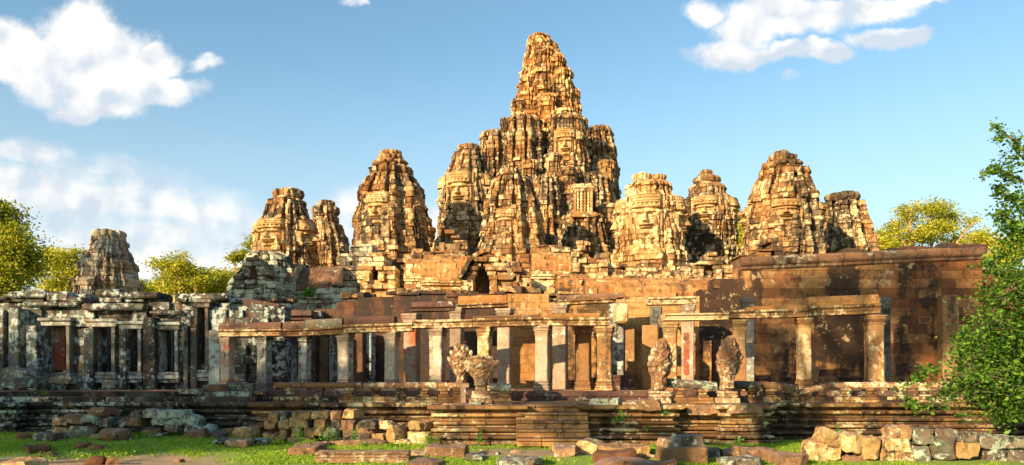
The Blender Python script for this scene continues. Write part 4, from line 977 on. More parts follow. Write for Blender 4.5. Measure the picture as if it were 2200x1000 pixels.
# ------------------------------------------------------------------ middle level: platforms, vaults, gates
t = thing('temple_platform', 'rough stepped stone platform carrying the face towers', 'platform', (0, 60, 0))
def slabbox(mb, px0, px1, D0, D1, ztop, z0=1.0):
    mb.block(X(px0, D0), X(px1, D0), D0, D1, z0, ztop, .2, .0)
mb = MB(); masonry(mb, X(480, 49), X(1905, 49), 2, 6.6, 49, 2.0, .5, 1.0, jit=.08, cham=.03, miss=.05); slabbox(mb, 490, 1890, 50.5, 100, 6.5, 1.5); mb.build('lower_tier', M['gold'], t)
mb = MB(); masonry(mb, X(545, 60), X(1600, 60), 6, 10.0, 60, 2.0, .5, 1.0, jit=.1, cham=.03, miss=.06); slabbox(mb, 560, 1590, 61.5, 96, 9.9, 6.2); mb.build('upper_tier', M['gold'], t)

def vault(label, px0, px1, D, depth, pyr, pye, pyb, mat='roof', wmat='gold', slope=0, crest=False, end=False, ribs=.36, name='vaulted_roof', cat='roof'):
    """corbel vault seen from the front: ridge at pyr, eave pye, wall down to pyb"""
    x0, x1 = X(px0, D), X(px1, D); zr, ze, zb = Z(pyr, D+depth), Z(pye, D), Z(pyb, D)
    t = thing(name, label, cat, ((x0+x1)/2, D, zb), 'vaulted gallery roofs')
    nx = int((x1-x0)/.07)+2; nt = 44; xs = np.linspace(x0, x1, nx); tt = np.linspace(0, 1, nt); T, XX = np.meshgrid(tt, xs, indexing='ij')
    # half section front (0..0.5) and back (0.5..1)
    f = 1-np.abs(T*2-1); yy = np.where(T < .5, D+depth*(1-np.cos(f*np.pi/2)**1.0)*1.0, D+2*depth-depth*(1-np.cos(f*np.pi/2)))
    zz = ze+(zr-ze)*np.sin(f*np.pi/2)**.9+slope*(XX-x0)
    rib = np.abs(np.sin(XX/ribs*np.pi))**.6*.03; cr = (f*9) % 1; kk = np.floor(f*9); rb = hsh(kk, np.floor(XX/.8+kk*.37), np.full(T.shape, 5))
    dd = rib-.06*(cr < .14)+(rb-.5)*.10-.12*(rb < .06)+.04*vn(XX*.8, T*8, T*0, 3)
    nyv = np.where(T < .5, -1, 1)*np.cos(f*np.pi/2); nzv = np.sin(f*np.pi/2)
    V = np.stack([XX, yy+nyv*dd, zz+nzv*dd], -1).reshape(-1, 3); i = np.arange((nt-1)*(nx-1)); r = i//(nx-1); c = i % (nx-1); a = r*nx+c
    mesh_np('roof', V, np.stack([a, a+1, a+nx+1, a+nx], 1), M[mat], t, rb.ravel())
    mb = MB(); zf = lambda x: ze+slope*(x-x0)+.02
    for q, (o_, h0, h1) in enumerate(((.10, -.16, .02), (.22, -.34, -.165), (.10, -.5, -.345))):
        xx = x0-.02
        while xx < x1:
            l = min(rng.uniform(.8, 1.3), x1-xx); mb.block(xx, xx+l-.01, D-o_+rng.uniform(-.02, .02), D+.8, zf(xx)+h0, zf(xx)+h1-.004, .03, .01); xx += l
    mb.build('cornice', M[wmat], t)
    mb = MB(); zt_ = ze-.5+min(0, slope*(x1-x0)); masonry(mb, x0, x1, zb-.3, zt_, D+.05, 1.0, .38, .7, jit=.04, cham=.02, miss=.05)
    mb.build('wall', M[wmat], t); mb = MB(); masonry(mb, x0, x1, zb-.3, ze-.2, D+2*depth-.8, .8, .5, 1.0)
    mb.build('wall', M[wmat], t)
    # gable ends
    for xe, s in ((x0+.12, 1), (x1-.55, -1)):
        mb = MB(); n = 12; rs = []
        outl = [(D+depth-depth*math.cos(q*math.pi/n), ze+(zr-ze)*math.sin(q*math.pi/n)**.9-.02+slope*(xe-x0)) for q in range(n+1)]
        outl = [(D+.1, zb-.3)]+outl+[(D+2*depth-.1, zb-.3)]
        if end and s < 0:
            # recessed arch mouth
            cy_, cz_ = D+depth, zb-.3; inner = [(cy_+(a-cy_)*.55, cz_+(b-cz_)*.72) for a, b in outl]
            for x_a, x_b, oo, ii in ((xe+.1, xe+.6, outl, inner),):
                k_ = len(oo); vs = [(x_a, a, b) for a, b in oo]+[(x_b, a, b) for a, b in oo]+[(x_a, a, b) for a, b in ii]+[(x_b, a, b) for a, b in ii]; fs = []
                for q in range(k_-1):
                    fs += [[q, q+1, k_+q+1, k_+q], [2*k_+q+1, 2*k_+q, 3*k_+q, 3*k_+q+1], [k_+q, k_+q+1, 3*k_+q+1, 3*k_+q], [q+1, q, 2*k_+q, 2*k_+q+1]]
                mb.add(vs, fs)
            rs = [[(xe-.5, a, b) for a, b in outl], [(xe+.1, a, b) for a, b in outl]]
        else: rs = [[(xe, a, b) for a, b in outl], [(xe+.45, a, b) for a, b in outl]]
        mb.rings(rs); mb.build('gable', M[wmat], t)
    if crest:
        mb = MB(); n = int((x1-x0)/.42)
        for q in range(n):
            xx = x0+.2+q*.42
            if rng.random() < .12: continue
            zz_ = zr+slope*(xx-x0); hh = rng.uniform(.2, .38); w_ = .17
            mb.rings([[(xx-w_, D+depth-.1, zz_-.1), (xx+w_, D+depth-.1, zz_-.1), (xx+w_, D+depth+.1, zz_-.1), (xx-w_, D+depth+.1, zz_-.1)], [(xx-w_*1.05, D+depth-.1, zz_+hh*.6), (xx+w_*1.05, D+depth-.1, zz_+hh*.6), (xx+w_*1.05, D+depth+.1, zz_+hh*.6), (xx-w_*1.05, D+depth+.1, zz_+hh*.6)],
                      [(xx-.03, D+depth-.06, zz_+hh), (xx+.03, D+depth-.06, zz_+hh), (xx+.03, D+depth+.06, zz_+hh), (xx-.03, D+depth+.06, zz_+hh)]])
        mb.build('ridge_crest', M[wmat], t)
    return t
vault('sunlit golden gallery roof left of the central doorway', 905, 1012, 50, 3.2, 551, 598, 648, slope=-.02, wmat='goldpale')
vault('brown ribbed vault roof between the grey mound and the tall pointed tower', 632, 724, 52, 3.6, 577, 628, 660, 'roofdark', 'greygreen')
vault('small ribbed vault in shade right of the arched hole', 572, 630, 51, 3.2, 570, 615, 660, 'roofdark', 'greygreen')
vault('short vaulted stub with a dark open end, below the central tower', 1142, 1228, 52, 3.0, 547, 585, 640, wmat='goldpale', end=True)
vault('low vaulted stub with a shaded end, between the dark-ended one and the long orange roof', 1197, 1268, 46, 2.2, 592, 622, 648, end=True)
vault('long orange gallery roof with a row of small finials on its ridge', 1262, 1545, 42, 2.6, 601, 652, 672, crest=True, ribs=.5)
vault('vaulted roof fragment above the grey-green blocks under the tall tower', 868, 906, 52, 3, 560, 590, 645, wmat='goldpale')

# gate with trefoil pediment
def gate(label, px0, px1, D, pyt, pyb, hole, mat='goldpale', th=2.2, open_=True, arch=False):
    t = thing('gate_pavilion', label, 'gate', (X((px0+px1)/2, D), D, Z(pyb, D)), 'gate pavilions of the inner level'); x0, x1 = X(px0, D), X(px1, D); zt_, zb = Z(pyt, D), Z(pyb, D); cx = (x0+x1)/2; hw = (x1-x0)/2
    def top(x):
        u = min(1, abs(x-cx)/hw); return zb+(zt_-zb)*(.42+.58*(1-u**1.7)**.75) if u < 1 else zb
    hx0, hx1, hz0, hz1 = X(hole[0], D), X(hole[1], D), Z(hole[3], D), Z(hole[2], D)
    mb = MB(); masonry(mb, x0, x1, zb-.3, top, D, th, .32, .8, [(hx0, hx1, hz0, hz1, lambda f: 1 if f < .45 else max(.12, 1-((f-.45)/.55)**1.6))], jit=.11, cham=.05, miss=.06, yfn=lambda x, z: -.18 if (z*1.56) % 1 < .5 else 0); mb.build('arched_wall', M[mat], t)
    if arch:
        mb = MB(); n = 26; pts = []
        for q in range(n+1):
            a = math.pi*q/n; u = -math.cos(a); lob = 1+.05*math.cos(a*6)+rng.uniform(-.015, .015); pts.append((cx+u*hw*1.02*lob, top(cx+u*hw*.985)+.06))
        for q in range(n):
            (xa, za), (xb, zb_) = pts[q], pts[q+1]; d = Vector((xb-xa, 0, zb_-za)); L_ = d.length
            if L_ < 1e-3: continue
            nn = Vector((-d.z, 0, d.x))/L_*.13; g = rng.uniform(-.12, .12)
            vs = []
            for yy in (D-.35+g, D+th*.8):
                vs += [(xa-nn.x, yy, za-nn.z), (xb-nn.x, yy, zb_-nn.z), (xb+nn.x, yy, zb_+nn.z), (xa+nn.x, yy, za+nn.z)]
            mb.add(vs, [[0, 1, 2, 3], [7, 6, 5, 4], [0, 4, 5, 1], [1, 5, 6, 2], [2, 6, 7, 3], [3, 7, 4, 0]])
        mb.build('pediment_frame', M[mat], t)
    mb = MB()
    for (a, b) in ((hx0-.5, hx0-.08), (hx1+.08, hx1+.5)):
        mb = MB(); mb.block(a, b, D-.35, D+.3, hz0-.2, hz0+(hz1-hz0)*.5, .04); mb.build('pilaster', M[mat], t)
    mb = MB(); mb.block(hx0-.6, hx1+.6, D+th, D+th+.5, zb-.3, zt_-.8, .05); mb.build('inner_wall', M['gold'], t)
    return t
gate('gate with a rounded gable and a tall dark doorway below the central mass', 990, 1102, 48.5, 541, 648, (1020, 1052, 566, 640), 'gold', arch=True)
gate('broken gable and niche at the foot of the slender tower', 1492, 1575, 58, 540, 650, (1512, 1535, 560, 600), 'gold', open_=False)
gate('low pediment at the foot of the pale smiling tower', 1345, 1440, 57, 555, 640, (1380, 1398, 590, 625), 'gold')
gate('low golden pediment with a shaded niche beneath the broad flat face', 1628, 1705, 56, 508, 650, (1655, 1668, 540, 560), 'gold')
gate('gable at the foot of the left shoulder tower', 935, 1005, 60, 492, 640, (958, 976, 505, 540), 'gold')
gate('pale stepped porch at the foot of the tall pointed tower', 768, 850, 53, 540, 660, (798, 812, 572, 600), 'goldpale', arch=False)

# grey stepped mound with the dark hole at left
D = 49.0
t = thing('corner_pavilion', 'crumbling grey stepped pavilion with a dark round hole, left of the brown vaults', 'ruin', (X(560, D), D, 4))
stack('domed_body', M['greygreen'], t, [(541, 556, 590), (546, 540, 604), (556, 534, 622), (575, 524, 634), (600, 508, 640), (640, 490, 646), (680, 486, 650)], 52.4, PLAN_CROSS, R(-10), seed=77, tier=2.0, tamp=.03, rough=.2, jit=.12, miss=.08, course=.38)
mb = MB(); ft = step_top([(508, 625), (514, 612), (519, 590), (528, 574), (538, 560), (548, 556), (562, 562), (572, 580), (582, 600), (600, 622)], D)
masonry(mb, X(508, D), X(600, D), 3.5, ft, D-.6, 2.0, .30, .7, [(X(527, D), X(561, D), Z(606, D), Z(573, D), lambda f: 1-.55*abs(f-.4)*1.4)], jit=.14, cham=.05, miss=.08)
mb.build('porch_wall', M['greygreen'], t); mb = MB(); mb.block(X(522, D), X(566, D), D+1.0, D+1.45, 3.5, Z(570, D), .1); mb.build('inner_wall', M['linteldark'], t)
t = thing('rubble_wall', 'crumbling grey-green block wall with ferns, between the pavilion and the tall tower', 'wall', (X(690, 46.5), 46.5, 4))
mb = MB(); masonry(mb, X(598, 46.5), X(766, 46.5), 3, step_top([(598, 640), (640, 634), (660, 640), (690, 620), (720, 612), (766, 600)], 46.5), 46.5, 1.2, .36, .8, jit=.12, cham=.05, miss=.1, chj=.25)
mb.build('wall_face', M['greygreen'], t)
t = thing('masonry_pier', 'massive grey-green and gold masonry pier under the left edge of the tall pointed tower', 'pier', (X(765, 54), 54, 5))
mb = MB(); masonry(mb, X(700, 54.5), X(800, 54.5), 4, step_top([(700, 590), (722, 565), (740, 545), (762, 528), (800, 522)], 54.5), 54.5, 4, .36, .8, jit=.1, cham=.04, miss=.06); mb.build('wall_face', M['greygreen'], t)
t = thing('rubble_wall', 'golden rubble masonry between the tall pointed tower and the left shoulder tower', 'wall', (X(880, 56.5), 56.5, 5))
mb = MB(); masonry(mb, X(848, 56.5), X(1000, 56.5), 4, step_top([(848, 560), (880, 545), (900, 530), (925, 545), (960, 535), (1000, 540)], 56.5), 56.5, 2, .38, .75, jit=.16, cham=.05, miss=.12); mb.build('wall_face', M['gold'], t)
t = thing('rubble_wall', 'golden stepped masonry under the central mass behind the vault stubs', 'wall', (X(1170, 60), 60, 5))
mb = MB(); masonry(mb, X(1095, 60), X(1345, 60), 4, step_top([(1095, 570), (1130, 545), (1150, 530), (1200, 525), (1240, 540), (1290, 560), (1345, 570)], 60), 60, 3, .4, .8, jit=.2, cham=.05, miss=.14, yfn=lambda x, z: -.5 if (x*.9) % 2 < .8 else 0); mb.build('wall_face', M['gold'], t)
t = thing('rubble_wall', 'low golden masonry joining the feet of the right-hand towers', 'wall', (X(1580, 58.5), 58.5, 5))
mb = MB(); masonry(mb, X(1440, 58.5), X(1895, 58.5), 4, step_top([(1440, 585), (1500, 560), (1570, 575), (1600, 545), (1780, 545), (1895, 550)], 58.5), 58.6, 3, .4, .8, jit=.16, cham=.05, miss=.1, yfn=lambda x, z: -.4 if (x*.7) % 2 < .7 else 0); mb.build('wall_face', M['gold'], t)
# loose stones lying along the wall tops
def rock(name, c, s, mat, yaw=0.0, tilt=(0, 0), seed=1, rnd=.22, n=9, rough=.045, stringers=0):
    """weathered block: c centre of its bottom, s = (length, depth, height)"""
    g = np.linspace(-1, 1, n+1); vs = []; idx = {}; fs = []
    def vid(p):
        k = tuple(np.round(p, 4))
        if k not in idx: idx[k] = len(vs); vs.append(p)
        return idx[k]
    for ax in range(3):
        for sg in (-1, 1):
            for i in range(n):
                for j in range(n):
                    q = []
                    for (a, b) in ((i, j), (i+1, j), (i+1, j+1), (i, j+1)):
                        p = [0, 0, 0]; p[ax] = sg; p[(ax+1) % 3] = g[a]; p[(ax+2) % 3] = g[b]; q.append(vid(tuple(p)))
                    fs.append(q if sg > 0 else q[::-1])
    P = np.array(vs, float); mn = min(s)/2; h = np.array(s)/2; Q = P*h
    r = rnd*mn; inner = np.clip(Q, -(h-r), h-r); dl = Q-inner; L = np.linalg.norm(dl, axis=1, keepdims=True); Q = inner+np.where(L > 1e-9, dl/np.maximum(L, 1e-9)*np.minimum(L, r), 0)
    Q += np.stack([vn(Q[:, 0]*2.3, Q[:, 1]*2.3, Q[:, 2]*2.3, seed+k*7) for k in range(3)], -1)*rough*1.6+np.stack([vn(Q[:, 0]*8, Q[:, 1]*8, Q[:, 2]*8, seed+k*5+2) for k in range(3)], -1)*rough*.6
    sk = np.array([[1, hsh(np.array([seed]))[0]*.16-.08, 0], [0, 1, 0], [0, 0, 1]]); Q = Q@sk.T
    rc = random.Random(seed*13+1)
    for q in range(7):
        n_ = np.array([rc.choice((-1, 1))*rc.uniform(.4, 1), rc.uniform(-1, 1), rc.uniform(-.3, 1)]); n_ /= np.linalg.norm(n_); sup = np.abs(n_)@h; dd_ = np.maximum(0, Q@n_-sup*rc.uniform(.74, .93)); Q = Q-dd_[:, None]*n_
    mt = Matrix.Rotation(yaw, 3, 'Z')@Matrix.Rotation(tilt[0], 3, 'X')@Matrix.Rotation(tilt[1], 3, 'Y')
    Q = Q@np.array(mt).T; Q[:, 2] += -Q[:, 2].min()
    o = mesh_np(name, Q+np.array(c), np.array(fs), M[mat], None, np.full(len(Q), rng.random()), False, c)
    return o
k = 0
for (a, b, py, D_, cnt) in ((845, 1000, 634, 35.5, 14), (1090, 1190, 629, 35.4, 6), (1105, 1200, 640, 37.5, 9), (735, 800, 640, 40, 6), (560, 640, 650, 42, 6), (1000, 1010, 636, 36, 1)):
    for q in range(cnt):
        px = a+(b-a)*(q+rng.random())/cnt; w_ = rng.uniform(.35, .8); hh = rng.uniform(.16, .34)
        o = rock('loose_stone', (X(px, D_), D_+rng.uniform(0, .8), Z(py, D_)-.03 if D_ < 36 else Z(py, D_)), (w_, rng.uniform(.4, .7), hh), 'gold' if k % 3 else 'brown', rng.uniform(-.6, .6), (rng.uniform(-.08, .08), rng.uniform(-.12, .12)), k+200, n=4)
        tag(o, 'small loose stone among those scattered along the wall tops below the towers', 'stone', 'loose stones along the wall tops'); k += 1
t = thing('rubble_ledge', 'low ledge of tumbled golden stones behind the brown wall', 'wall', (X(1000, 37), 37, 4))
mb = MB(); masonry(mb, X(735, 37), X(1205, 37), 3, step_top([(735, 646), (860, 640), (1000, 641), (1100, 640), (1205, 643)], 37), 37, 4, .3, .7, jit=.1, cham=.05); mb.build('wall_face', M['gold'], t)

# ------------------------------------------------------------------ fallen and stacked blocks
def fb(x0, y0, x1, y1, mat, label, D=None, dep=None, yaw=0.0, tilt=(0, 0), rnd=.16, grp='fallen stone blocks', gz=0.0, name='stone_block', rough=.03):
    """photo box of the block's front; D distance of the front"""
    if D is None: D = (EYE-gz)*1600/(y1-805)
    w = (x1-x0)/1600*D; h = (y1-y0)/1600*D; dep = dep or min(w, .75)
    h = max(h-(max(0, (y1-y0)*0)), .12); zb = Z(y1, D)
    g0 = float(gh(X((x0+x1)/2, D), D+dep/2))
    if abs(zb-g0) < .12: zb = g0-.03
    o = rock(name, (X((x0+x1)/2, D), D+dep/2, zb), (w, dep, h), mat, yaw, tilt, int(x0*7+y0), rnd, 11, rough*1.35)
    tag(o, label, 'block', grp); return o
B, BB, BG = 'block', 'blockbrown', 'blockgrey'
S = 24.7
GA = 'blocks of the carved stack on the left'
for a in ((594, 943, 615, 953, B, 'thin pale block in the grass at the foot of the left carved stack'), (616, 942, 641, 955, B, 'pale ground block under the left carved stack, beside the thin one'), (642, 941, 668, 954, B, 'partly buried pale block below the mossy gap of the left carved stack'),
          (566, 925, 598, 945, B, 'wide pale block at the lower left corner of the carved stack'), (600, 925, 617, 943, B, 'small square block, second in the lower row of the left carved stack'), (623, 925, 642, 943, B, 'rounded block in the middle of the lower row of the left carved stack'), (649, 924, 671, 941, B, 'block with a vine beside it in the lower row of the left carved stack'), (672, 924, 695, 941, B, 'pale brick-like block at the right end of the left carved stack'),
          (566, 908, 590, 926, B, 'grey-green block, left end of the middle row of the carved stack'), (597, 905, 621, 925, B, 'squarish pale block second in the middle row of the carved stack'), (621, 903, 657, 926, B, 'broad chipped block in the middle row of the carved stack'), (671, 904, 700, 924, B, 'shell-shaped block right end of the middle row of the carved stack'),
          (578, 890, 599, 910, B, 'pitted carved block tilted on the upper left of the stack'), (601, 889, 616, 906, BG, 'small blue-grey knob stone on top of the carved stack'), (622, 887, 670, 904, B, 'large scroll-carved block on top of the left stack'), (674, 887, 706, 904, B, 'dark-sided block at the top right of the left stack')):
    fb(*a[:4], a[4], a[5], D=S, dep=.6, rnd=.2, grp=GA, yaw=rng.uniform(-.1, .05), rough=.045)
GB_ = 'blocks of the middle stack left of the stairs'
for a in ((709, 888, 732, 906, BB, 'plain brown block at the top left of the middle stack', 0), (738, 887, 770, 906, B, 'white-spotted block with a black right side on top of the middle stack', -.3), (709, 905, 732, 926, BG, 'narrow grey block under the plain brown one', 0), (716, 905, 766, 927, BB, 'long block with a blackened right half in the middle stack', -.25),
          (770, 905, 810, 927, BG, 'dotted grey block beside the blackened long one', -.15), (751, 917, 770, 928, B, 'little orange block wedged in the middle stack', 0), (812, 909, 838, 928, B, 'bright cracked block left of the tall upright one', 0), (836, 910, 862, 951, B, 'tall upright pale block with a black side', -.4),
          (882, 912, 922, 931, B, 'upper block of the small two-block stack with a black side', -.55), (884, 930, 926, 957, B, 'lower block of the small two-block stack with a carved front', -.55), (697, 921, 728, 942, BG, 'grey block leaning at the lower left of the middle stack', 0), (735, 925, 800, 940, BB, 'reddish flat slab inside the middle stack', 0),
          (740, 929, 797, 954, BG, 'wide block with scalloped carving in the lower middle stack', 0), (796, 932, 828, 957, B, 'bright square block on the grass in the middle stack', 0), (828, 950, 880, 968, B, 'low pale block with ferns at the right foot of the middle stack', 0), (705, 938, 738, 955, BB, 'brown block between ferns at the left foot of the middle stack', 0)):
    fb(*a[:4], a[4], a[5], D=23.9, dep=.75, grp=GB_, yaw=a[6], rough=.035)
fb(700, 955, 830, 968, BB, 'low brown base course under the middle stack', D=23.2, dep=1.0)
# long moulded beam in the grass
def slab(px0, px1, py0, py1, mat, label, dep=.5, yaw=0.0):
    D = EYE*1600/(py1-805); x0, x1 = X(px0, D), X(px1, D); h = (py1-py0)/1600*D*.82
    t = thing('carved_slab', label, 'slab', ((x0+x1)/2, D, 0)); mb = MB(); n = 14; rs = []
    prof = [(0.0, -.05), (0, .30), (.05, .36), (.05, .46), (0, .52), (0, .60), (.06, .68), (.02, .75), (-.02, .98), (.02, 1.02)]
    for i in range(n):
        f = i/(n-1); e = .04 if i in (0, n-1) else 0
        rs.append([(x0+(x1-x0)*f, D+o+rng.uniform(-.008, .008)+e, h*zz-e*zz) for o, zz in prof]+[(x0+(x1-x0)*f, D+dep, h*1.0), (x0+(x1-x0)*f, D+dep, -.05)])
    mb.rings(rs); mb.build('slab_body', M[mat], t); return t
slab(676, 877, 966, 994, BB, 'long moulded purple-brown beam lying in the grass')
for a in ((613, 964, 680, 980, BB, 'flat brown slab in the grass left of the long moulded beam'), (654, 957, 690, 968, BB, 'small tilted brown slab behind the long moulded beam'),
          (910, 962, 1000, 984, BB, 'broad flat slab right of the long moulded beam'), (870, 975, 915, 985, B, 'thin pale stone beside the flat slab'), (1000, 985, 1040, 992, BG, 'thin grey stone flush with the grass below the left stair pier'), (880, 993, 945, 1004, BB, 'thin slab cut by the bottom edge below the beam'), (1060, 990, 1165, 1004, BG, 'long low grey slab cut by the bottom edge, below the stairs'),
          (1190, 966, 1240, 984, BB, 'low rounded stone left of the tilted cube-like block')):
    fb(*a[:4], a[4], a[5], dep=1.1)
for a in ((1246, 948, 1300, 977, B, 'tilted cube-like block with a dark right side near the stairs', -.5, (.05, .22), .7), (1292, 963, 1400, 988, B, 'long pale block lying right of the tilted cube-like block', -.06, (0, -.03), 1.0), (1299, 970, 1318, 980, BG, 'small dark wedge stone between two pale blocks', 0, (0, 0), .3),
          (1422, 966, 1522, 1001, BB, 'large dark-sided block in the bottom centre-right', -.05, (0, .0), 1.0), (1518, 965, 1556, 984, BG, 'grey block right of the two-storey pair', -.2, (0, 0), .7), (1557, 985, 1645, 1006, BG, 'flat purple slab cut by the bottom edge', .0, (0, -.06), .9),
          (1600, 967, 1676, 992, BB, 'sloping flat slab near the bottom, left of the pale heap', .1, (0, .08), 1.2), (1556, 972, 1596, 984, BB, 'small flat slab beside the purple one', 0, (0, 0), .8), (1674, 977, 1742, 1003, BB, 'mossy-edged slab left of the pale heap', 0, (0, .04), 1.1), (1385, 980, 1425, 990, BB, 'brown sliver of stone in the grass before the big block', .5, (0, .2), .3), (1282, 994, 1470, 1012, BB, 'long low slab cut by the bottom edge in the centre right', 0, (0, 0), .8)):
    fb(*a[:4], a[4], a[5], dep=a[8], yaw=a[6], tilt=a[7], rnd=.14)
Dn = EYE*1600/(1001-805)
fb(1452, 942, 1524, 967, BG, 'greenish block lying on top of the large dark-sided block', D=Dn+.25, dep=.7, yaw=-.1, rnd=.14); fb(1424, 946, 1460, 967, BB, 'worn sloping block on the left top of the large dark-sided block', D=Dn+.4, dep=.7, yaw=.3, rnd=.3)
tag(rock('soil_mound', (X(1325, 18.6), 18.9, -.05), (1.1, .8, .32), 'soil', 0, (0, 0), 3, 1.0, 9, .06), 'brown earth mound at the bottom edge, centre right', 'mound', 'small earth mounds')
GR = 'blocks of the pale heap on the right'; Dh = 19.3
for a in ((1743, 954, 1783, 992, B, 'rounded golden block at the left end of the pale heap', 0, 0), (1782, 970, 1815, 1000, B, 'small pale block under the leaning golden pair', 0, 0), (1815, 985, 1880, 1003, BB, 'flat red-brown slab at the foot of the pale heap', 0, 0), (1850, 949, 1895, 993, B, 'round-shouldered pale block right of the leaning golden pair', 0, 0), (1895, 968, 1933, 1000, B, 'carved tan block left of the tall grey column of blocks', 0, 0), (1932, 974, 1964, 1003, BB, 'brown carved block at the foot of the tall column', 0, 0),
          (1905, 948, 1963, 976, B, 'smooth wedge-shaped block below the reddish rock', 0, 0), (1922, 922, 1963, 949, BB, 'reddish triangular rock topping the heap', 0, .1), (1965, 957, 2006, 986, BG, 'carved middle block of the tall column', -.1, 0), (1965, 984, 2010, 1008, BG, 'bottom block of the tall column', -.1, 0), (1965, 924, 2008, 958, BG, 'grey top block of the tall column of stacked blocks', -.15, 0),
          (2014, 955, 2066, 1000, BG, 'grey pyramidal-topped block right of the tall column', -.3, 0), (2058, 962, 2104, 1002, B, 'curved mossy block right of the grey pyramidal one', 0, .05), (2122, 968, 2167, 991, BG, 'square grey block supporting the long rough beam', 0, 0), (2124, 990, 2172, 1010, BG, 'bottom grey block under the long rough beam', 0, 0), (2178, 972, 2212, 1005, BG, 'rounded grey block at the right edge of the picture', 0, 0)):
    fb(*a[:4], a[4], a[5], D=Dh, dep=.75, yaw=a[6], tilt=(0, a[7]), grp=GR, rnd=.18, rough=.05)
fb(1764, 934, 1812, 968, B, 'golden block leaning left on top of the pale heap', D=Dh, dep=.7, tilt=(0, .30), grp=GR, rnd=.4, rough=.05)
fb(1808, 938, 1853, 978, B, 'square golden block leaning right on top of the pale heap', D=Dh-.05, dep=.75, tilt=(0, .10), grp=GR, rnd=.25, rough=.04)
fb(2026, 934, 2114, 958, BG, 'long rough beam lying across the blocks at the right, left half', D=Dh, dep=.6, tilt=(0, .12), rnd=.35, rough=.05); fb(2112, 942, 2230, 968, BG, 'long rough beam at the right edge, right half', D=Dh, dep=.6, tilt=(0, -.03), rnd=.35, rough=.05)
GL_ = 'grey blocks tumbled on the left'; Dl = 24.9
for a in ((111, 917, 141, 936, B, 'notched orange block under the small brown one in the left heap', 0), (110, 902, 141, 919, BB, 'small brown block at the left end of the left heap', 0), (137, 897, 172, 916, BB, 'dark brown block on top of the left heap', -.3), (140, 915, 203, 938, BG, 'green-spotted wide block in the bottom row of the left heap', 0), (172, 898, 215, 918, BG, 'pale green block in the middle of the left heap', -.2), (190, 883, 227, 900, BB, 'topmost brown-grey block of the left heap', -.3), (214, 900, 233, 922, BG, 'narrow grey upright block at the right of the left heap', 0),
          (252, 903, 283, 921, BG, 'pale spotted grey block between the left heap and the fallen cornices', 0), (283, 904, 302, 921, BB, 'cracked brown block between two grey ones', 0), (277, 888, 302, 904, BG, 'small grey block at the left end of the fallen cornices', 0), (300, 887, 392, 906, BG, 'long green-grey fallen cornice lying highest', 0),
          (320, 906, 382, 922, BG, 'chipped orange-grey block below the highest fallen cornice', 0), (300, 921, 335, 932, BB, 'dark flat stone below the fallen cornices', 0)):
    fb(*a[:4], a[4], a[5], D=Dl, dep=.8, yaw=a[6], grp=GL_, gz=.2, rnd=.25, rough=.045)
for a in ((376, 899, 426, 924, BG, 'fallen cornice piece with a brown sloping top', 25.0, .18), (352, 910, 384, 930, BG, 'scalloped cornice end leaning beside the brown sloping one', 25.0, .1), (388, 914, 440, 936, BG, 'green scalloped cornice piece nearest the grass', 24.6, .1), (432, 918, 453, 940, BG, 'dark broken right end of the fallen cornices', 24.8, .3), (395, 932, 440, 948, BB, 'brown base stone under the scalloped cornice', 24.4, 0)):
    fb(*a[:4], a[4], a[5], D=a[6], dep=.7, tilt=(0, a[7]), grp=GL_, rnd=.3, rough=.045)
for a in ((68, 934, 122, 950, BG, 'long dark block lying in the grass at the left', -.1, .14), (205, 922, 262, 950, BB, 'purple-brown pointed boulder in front of the left heap', 0, .5), (188, 938, 222, 948, BB, 'small dark stone beside the pointed boulder', 0, .2), (253, 925, 282, 935, BG, 'small grey stone right of the pointed boulder', 0, .2), (-12, 982, 65, 1010, B, 'lichen-spotted block in the bottom left corner', 0, .2),
          (500, 920, 544, 943, B, 'grooved pale block with a dark side standing in the grass', -.45, .14), (475, 940, 532, 957, BB, 'low brown stone in front of the grooved pale block', 0, .3), (534, 940, 572, 952, BG, 'flat grey slab left of the carved stack', 0, .2), (476, 927, 499, 937, B, 'small pale flat stone left of the grooved block', 0, .2), (452, 933, 474, 946, BG, 'tiny dark stone right of the fallen cornices', 0, .2), (305, 938, 345, 945, BG, 'flat grey stone sunk in the grass', 0, .2), (455, 945, 480, 955, BG, 'small dark shaded stone before the low brown one', 0, .2)):
    fb(*a[:4], a[4], a[5], yaw=a[6], rnd=a[7]*2, gz=.1, dep=.7)
for px, py, w_, h_ in ((43, 953, .42, .24), (172, 968, .42, .2), (202, 970, .4, .18), (195, 1000, .5, .22), (230, 1000, .4, .2), (70, 975, .7, .18), (95, 982, .45, .14)):
    D_ = EYE*1600/(py-805); tag(rock('soil_mound', (X(px, D_), D_+.2, float(gh(X(px, D_), D_))-.05), (w_, w_*.8, h_), 'soil', rng.random(), (0, 0), px, 1.0, 8, .05), 'small red-brown earth mound in the grass at the lower left', 'mound', 'red-brown earth mounds lower left')
for q in range(34):
    py_ = rng.uniform(946, 996); px_ = rng.choice([rng.uniform(10, 560), rng.uniform(900, 1740), rng.uniform(930, 1500)]); D_ = EYE*1600/(py_-805); w_ = rng.uniform(.10, .26)
    tag(rock('pebble', (X(px_, D_), D_, float(gh(X(px_, D_), D_))-.03), (w_, w_*.8, w_*.5), rng.choice(['block', 'blockbrown', 'blockgrey']), rng.random()*3, (0, 0), 900+q, .5, 4, .02), 'fist-sized stone lying in the grass or bare soil of the foreground', 'stone', 'small stones scattered in the foreground')
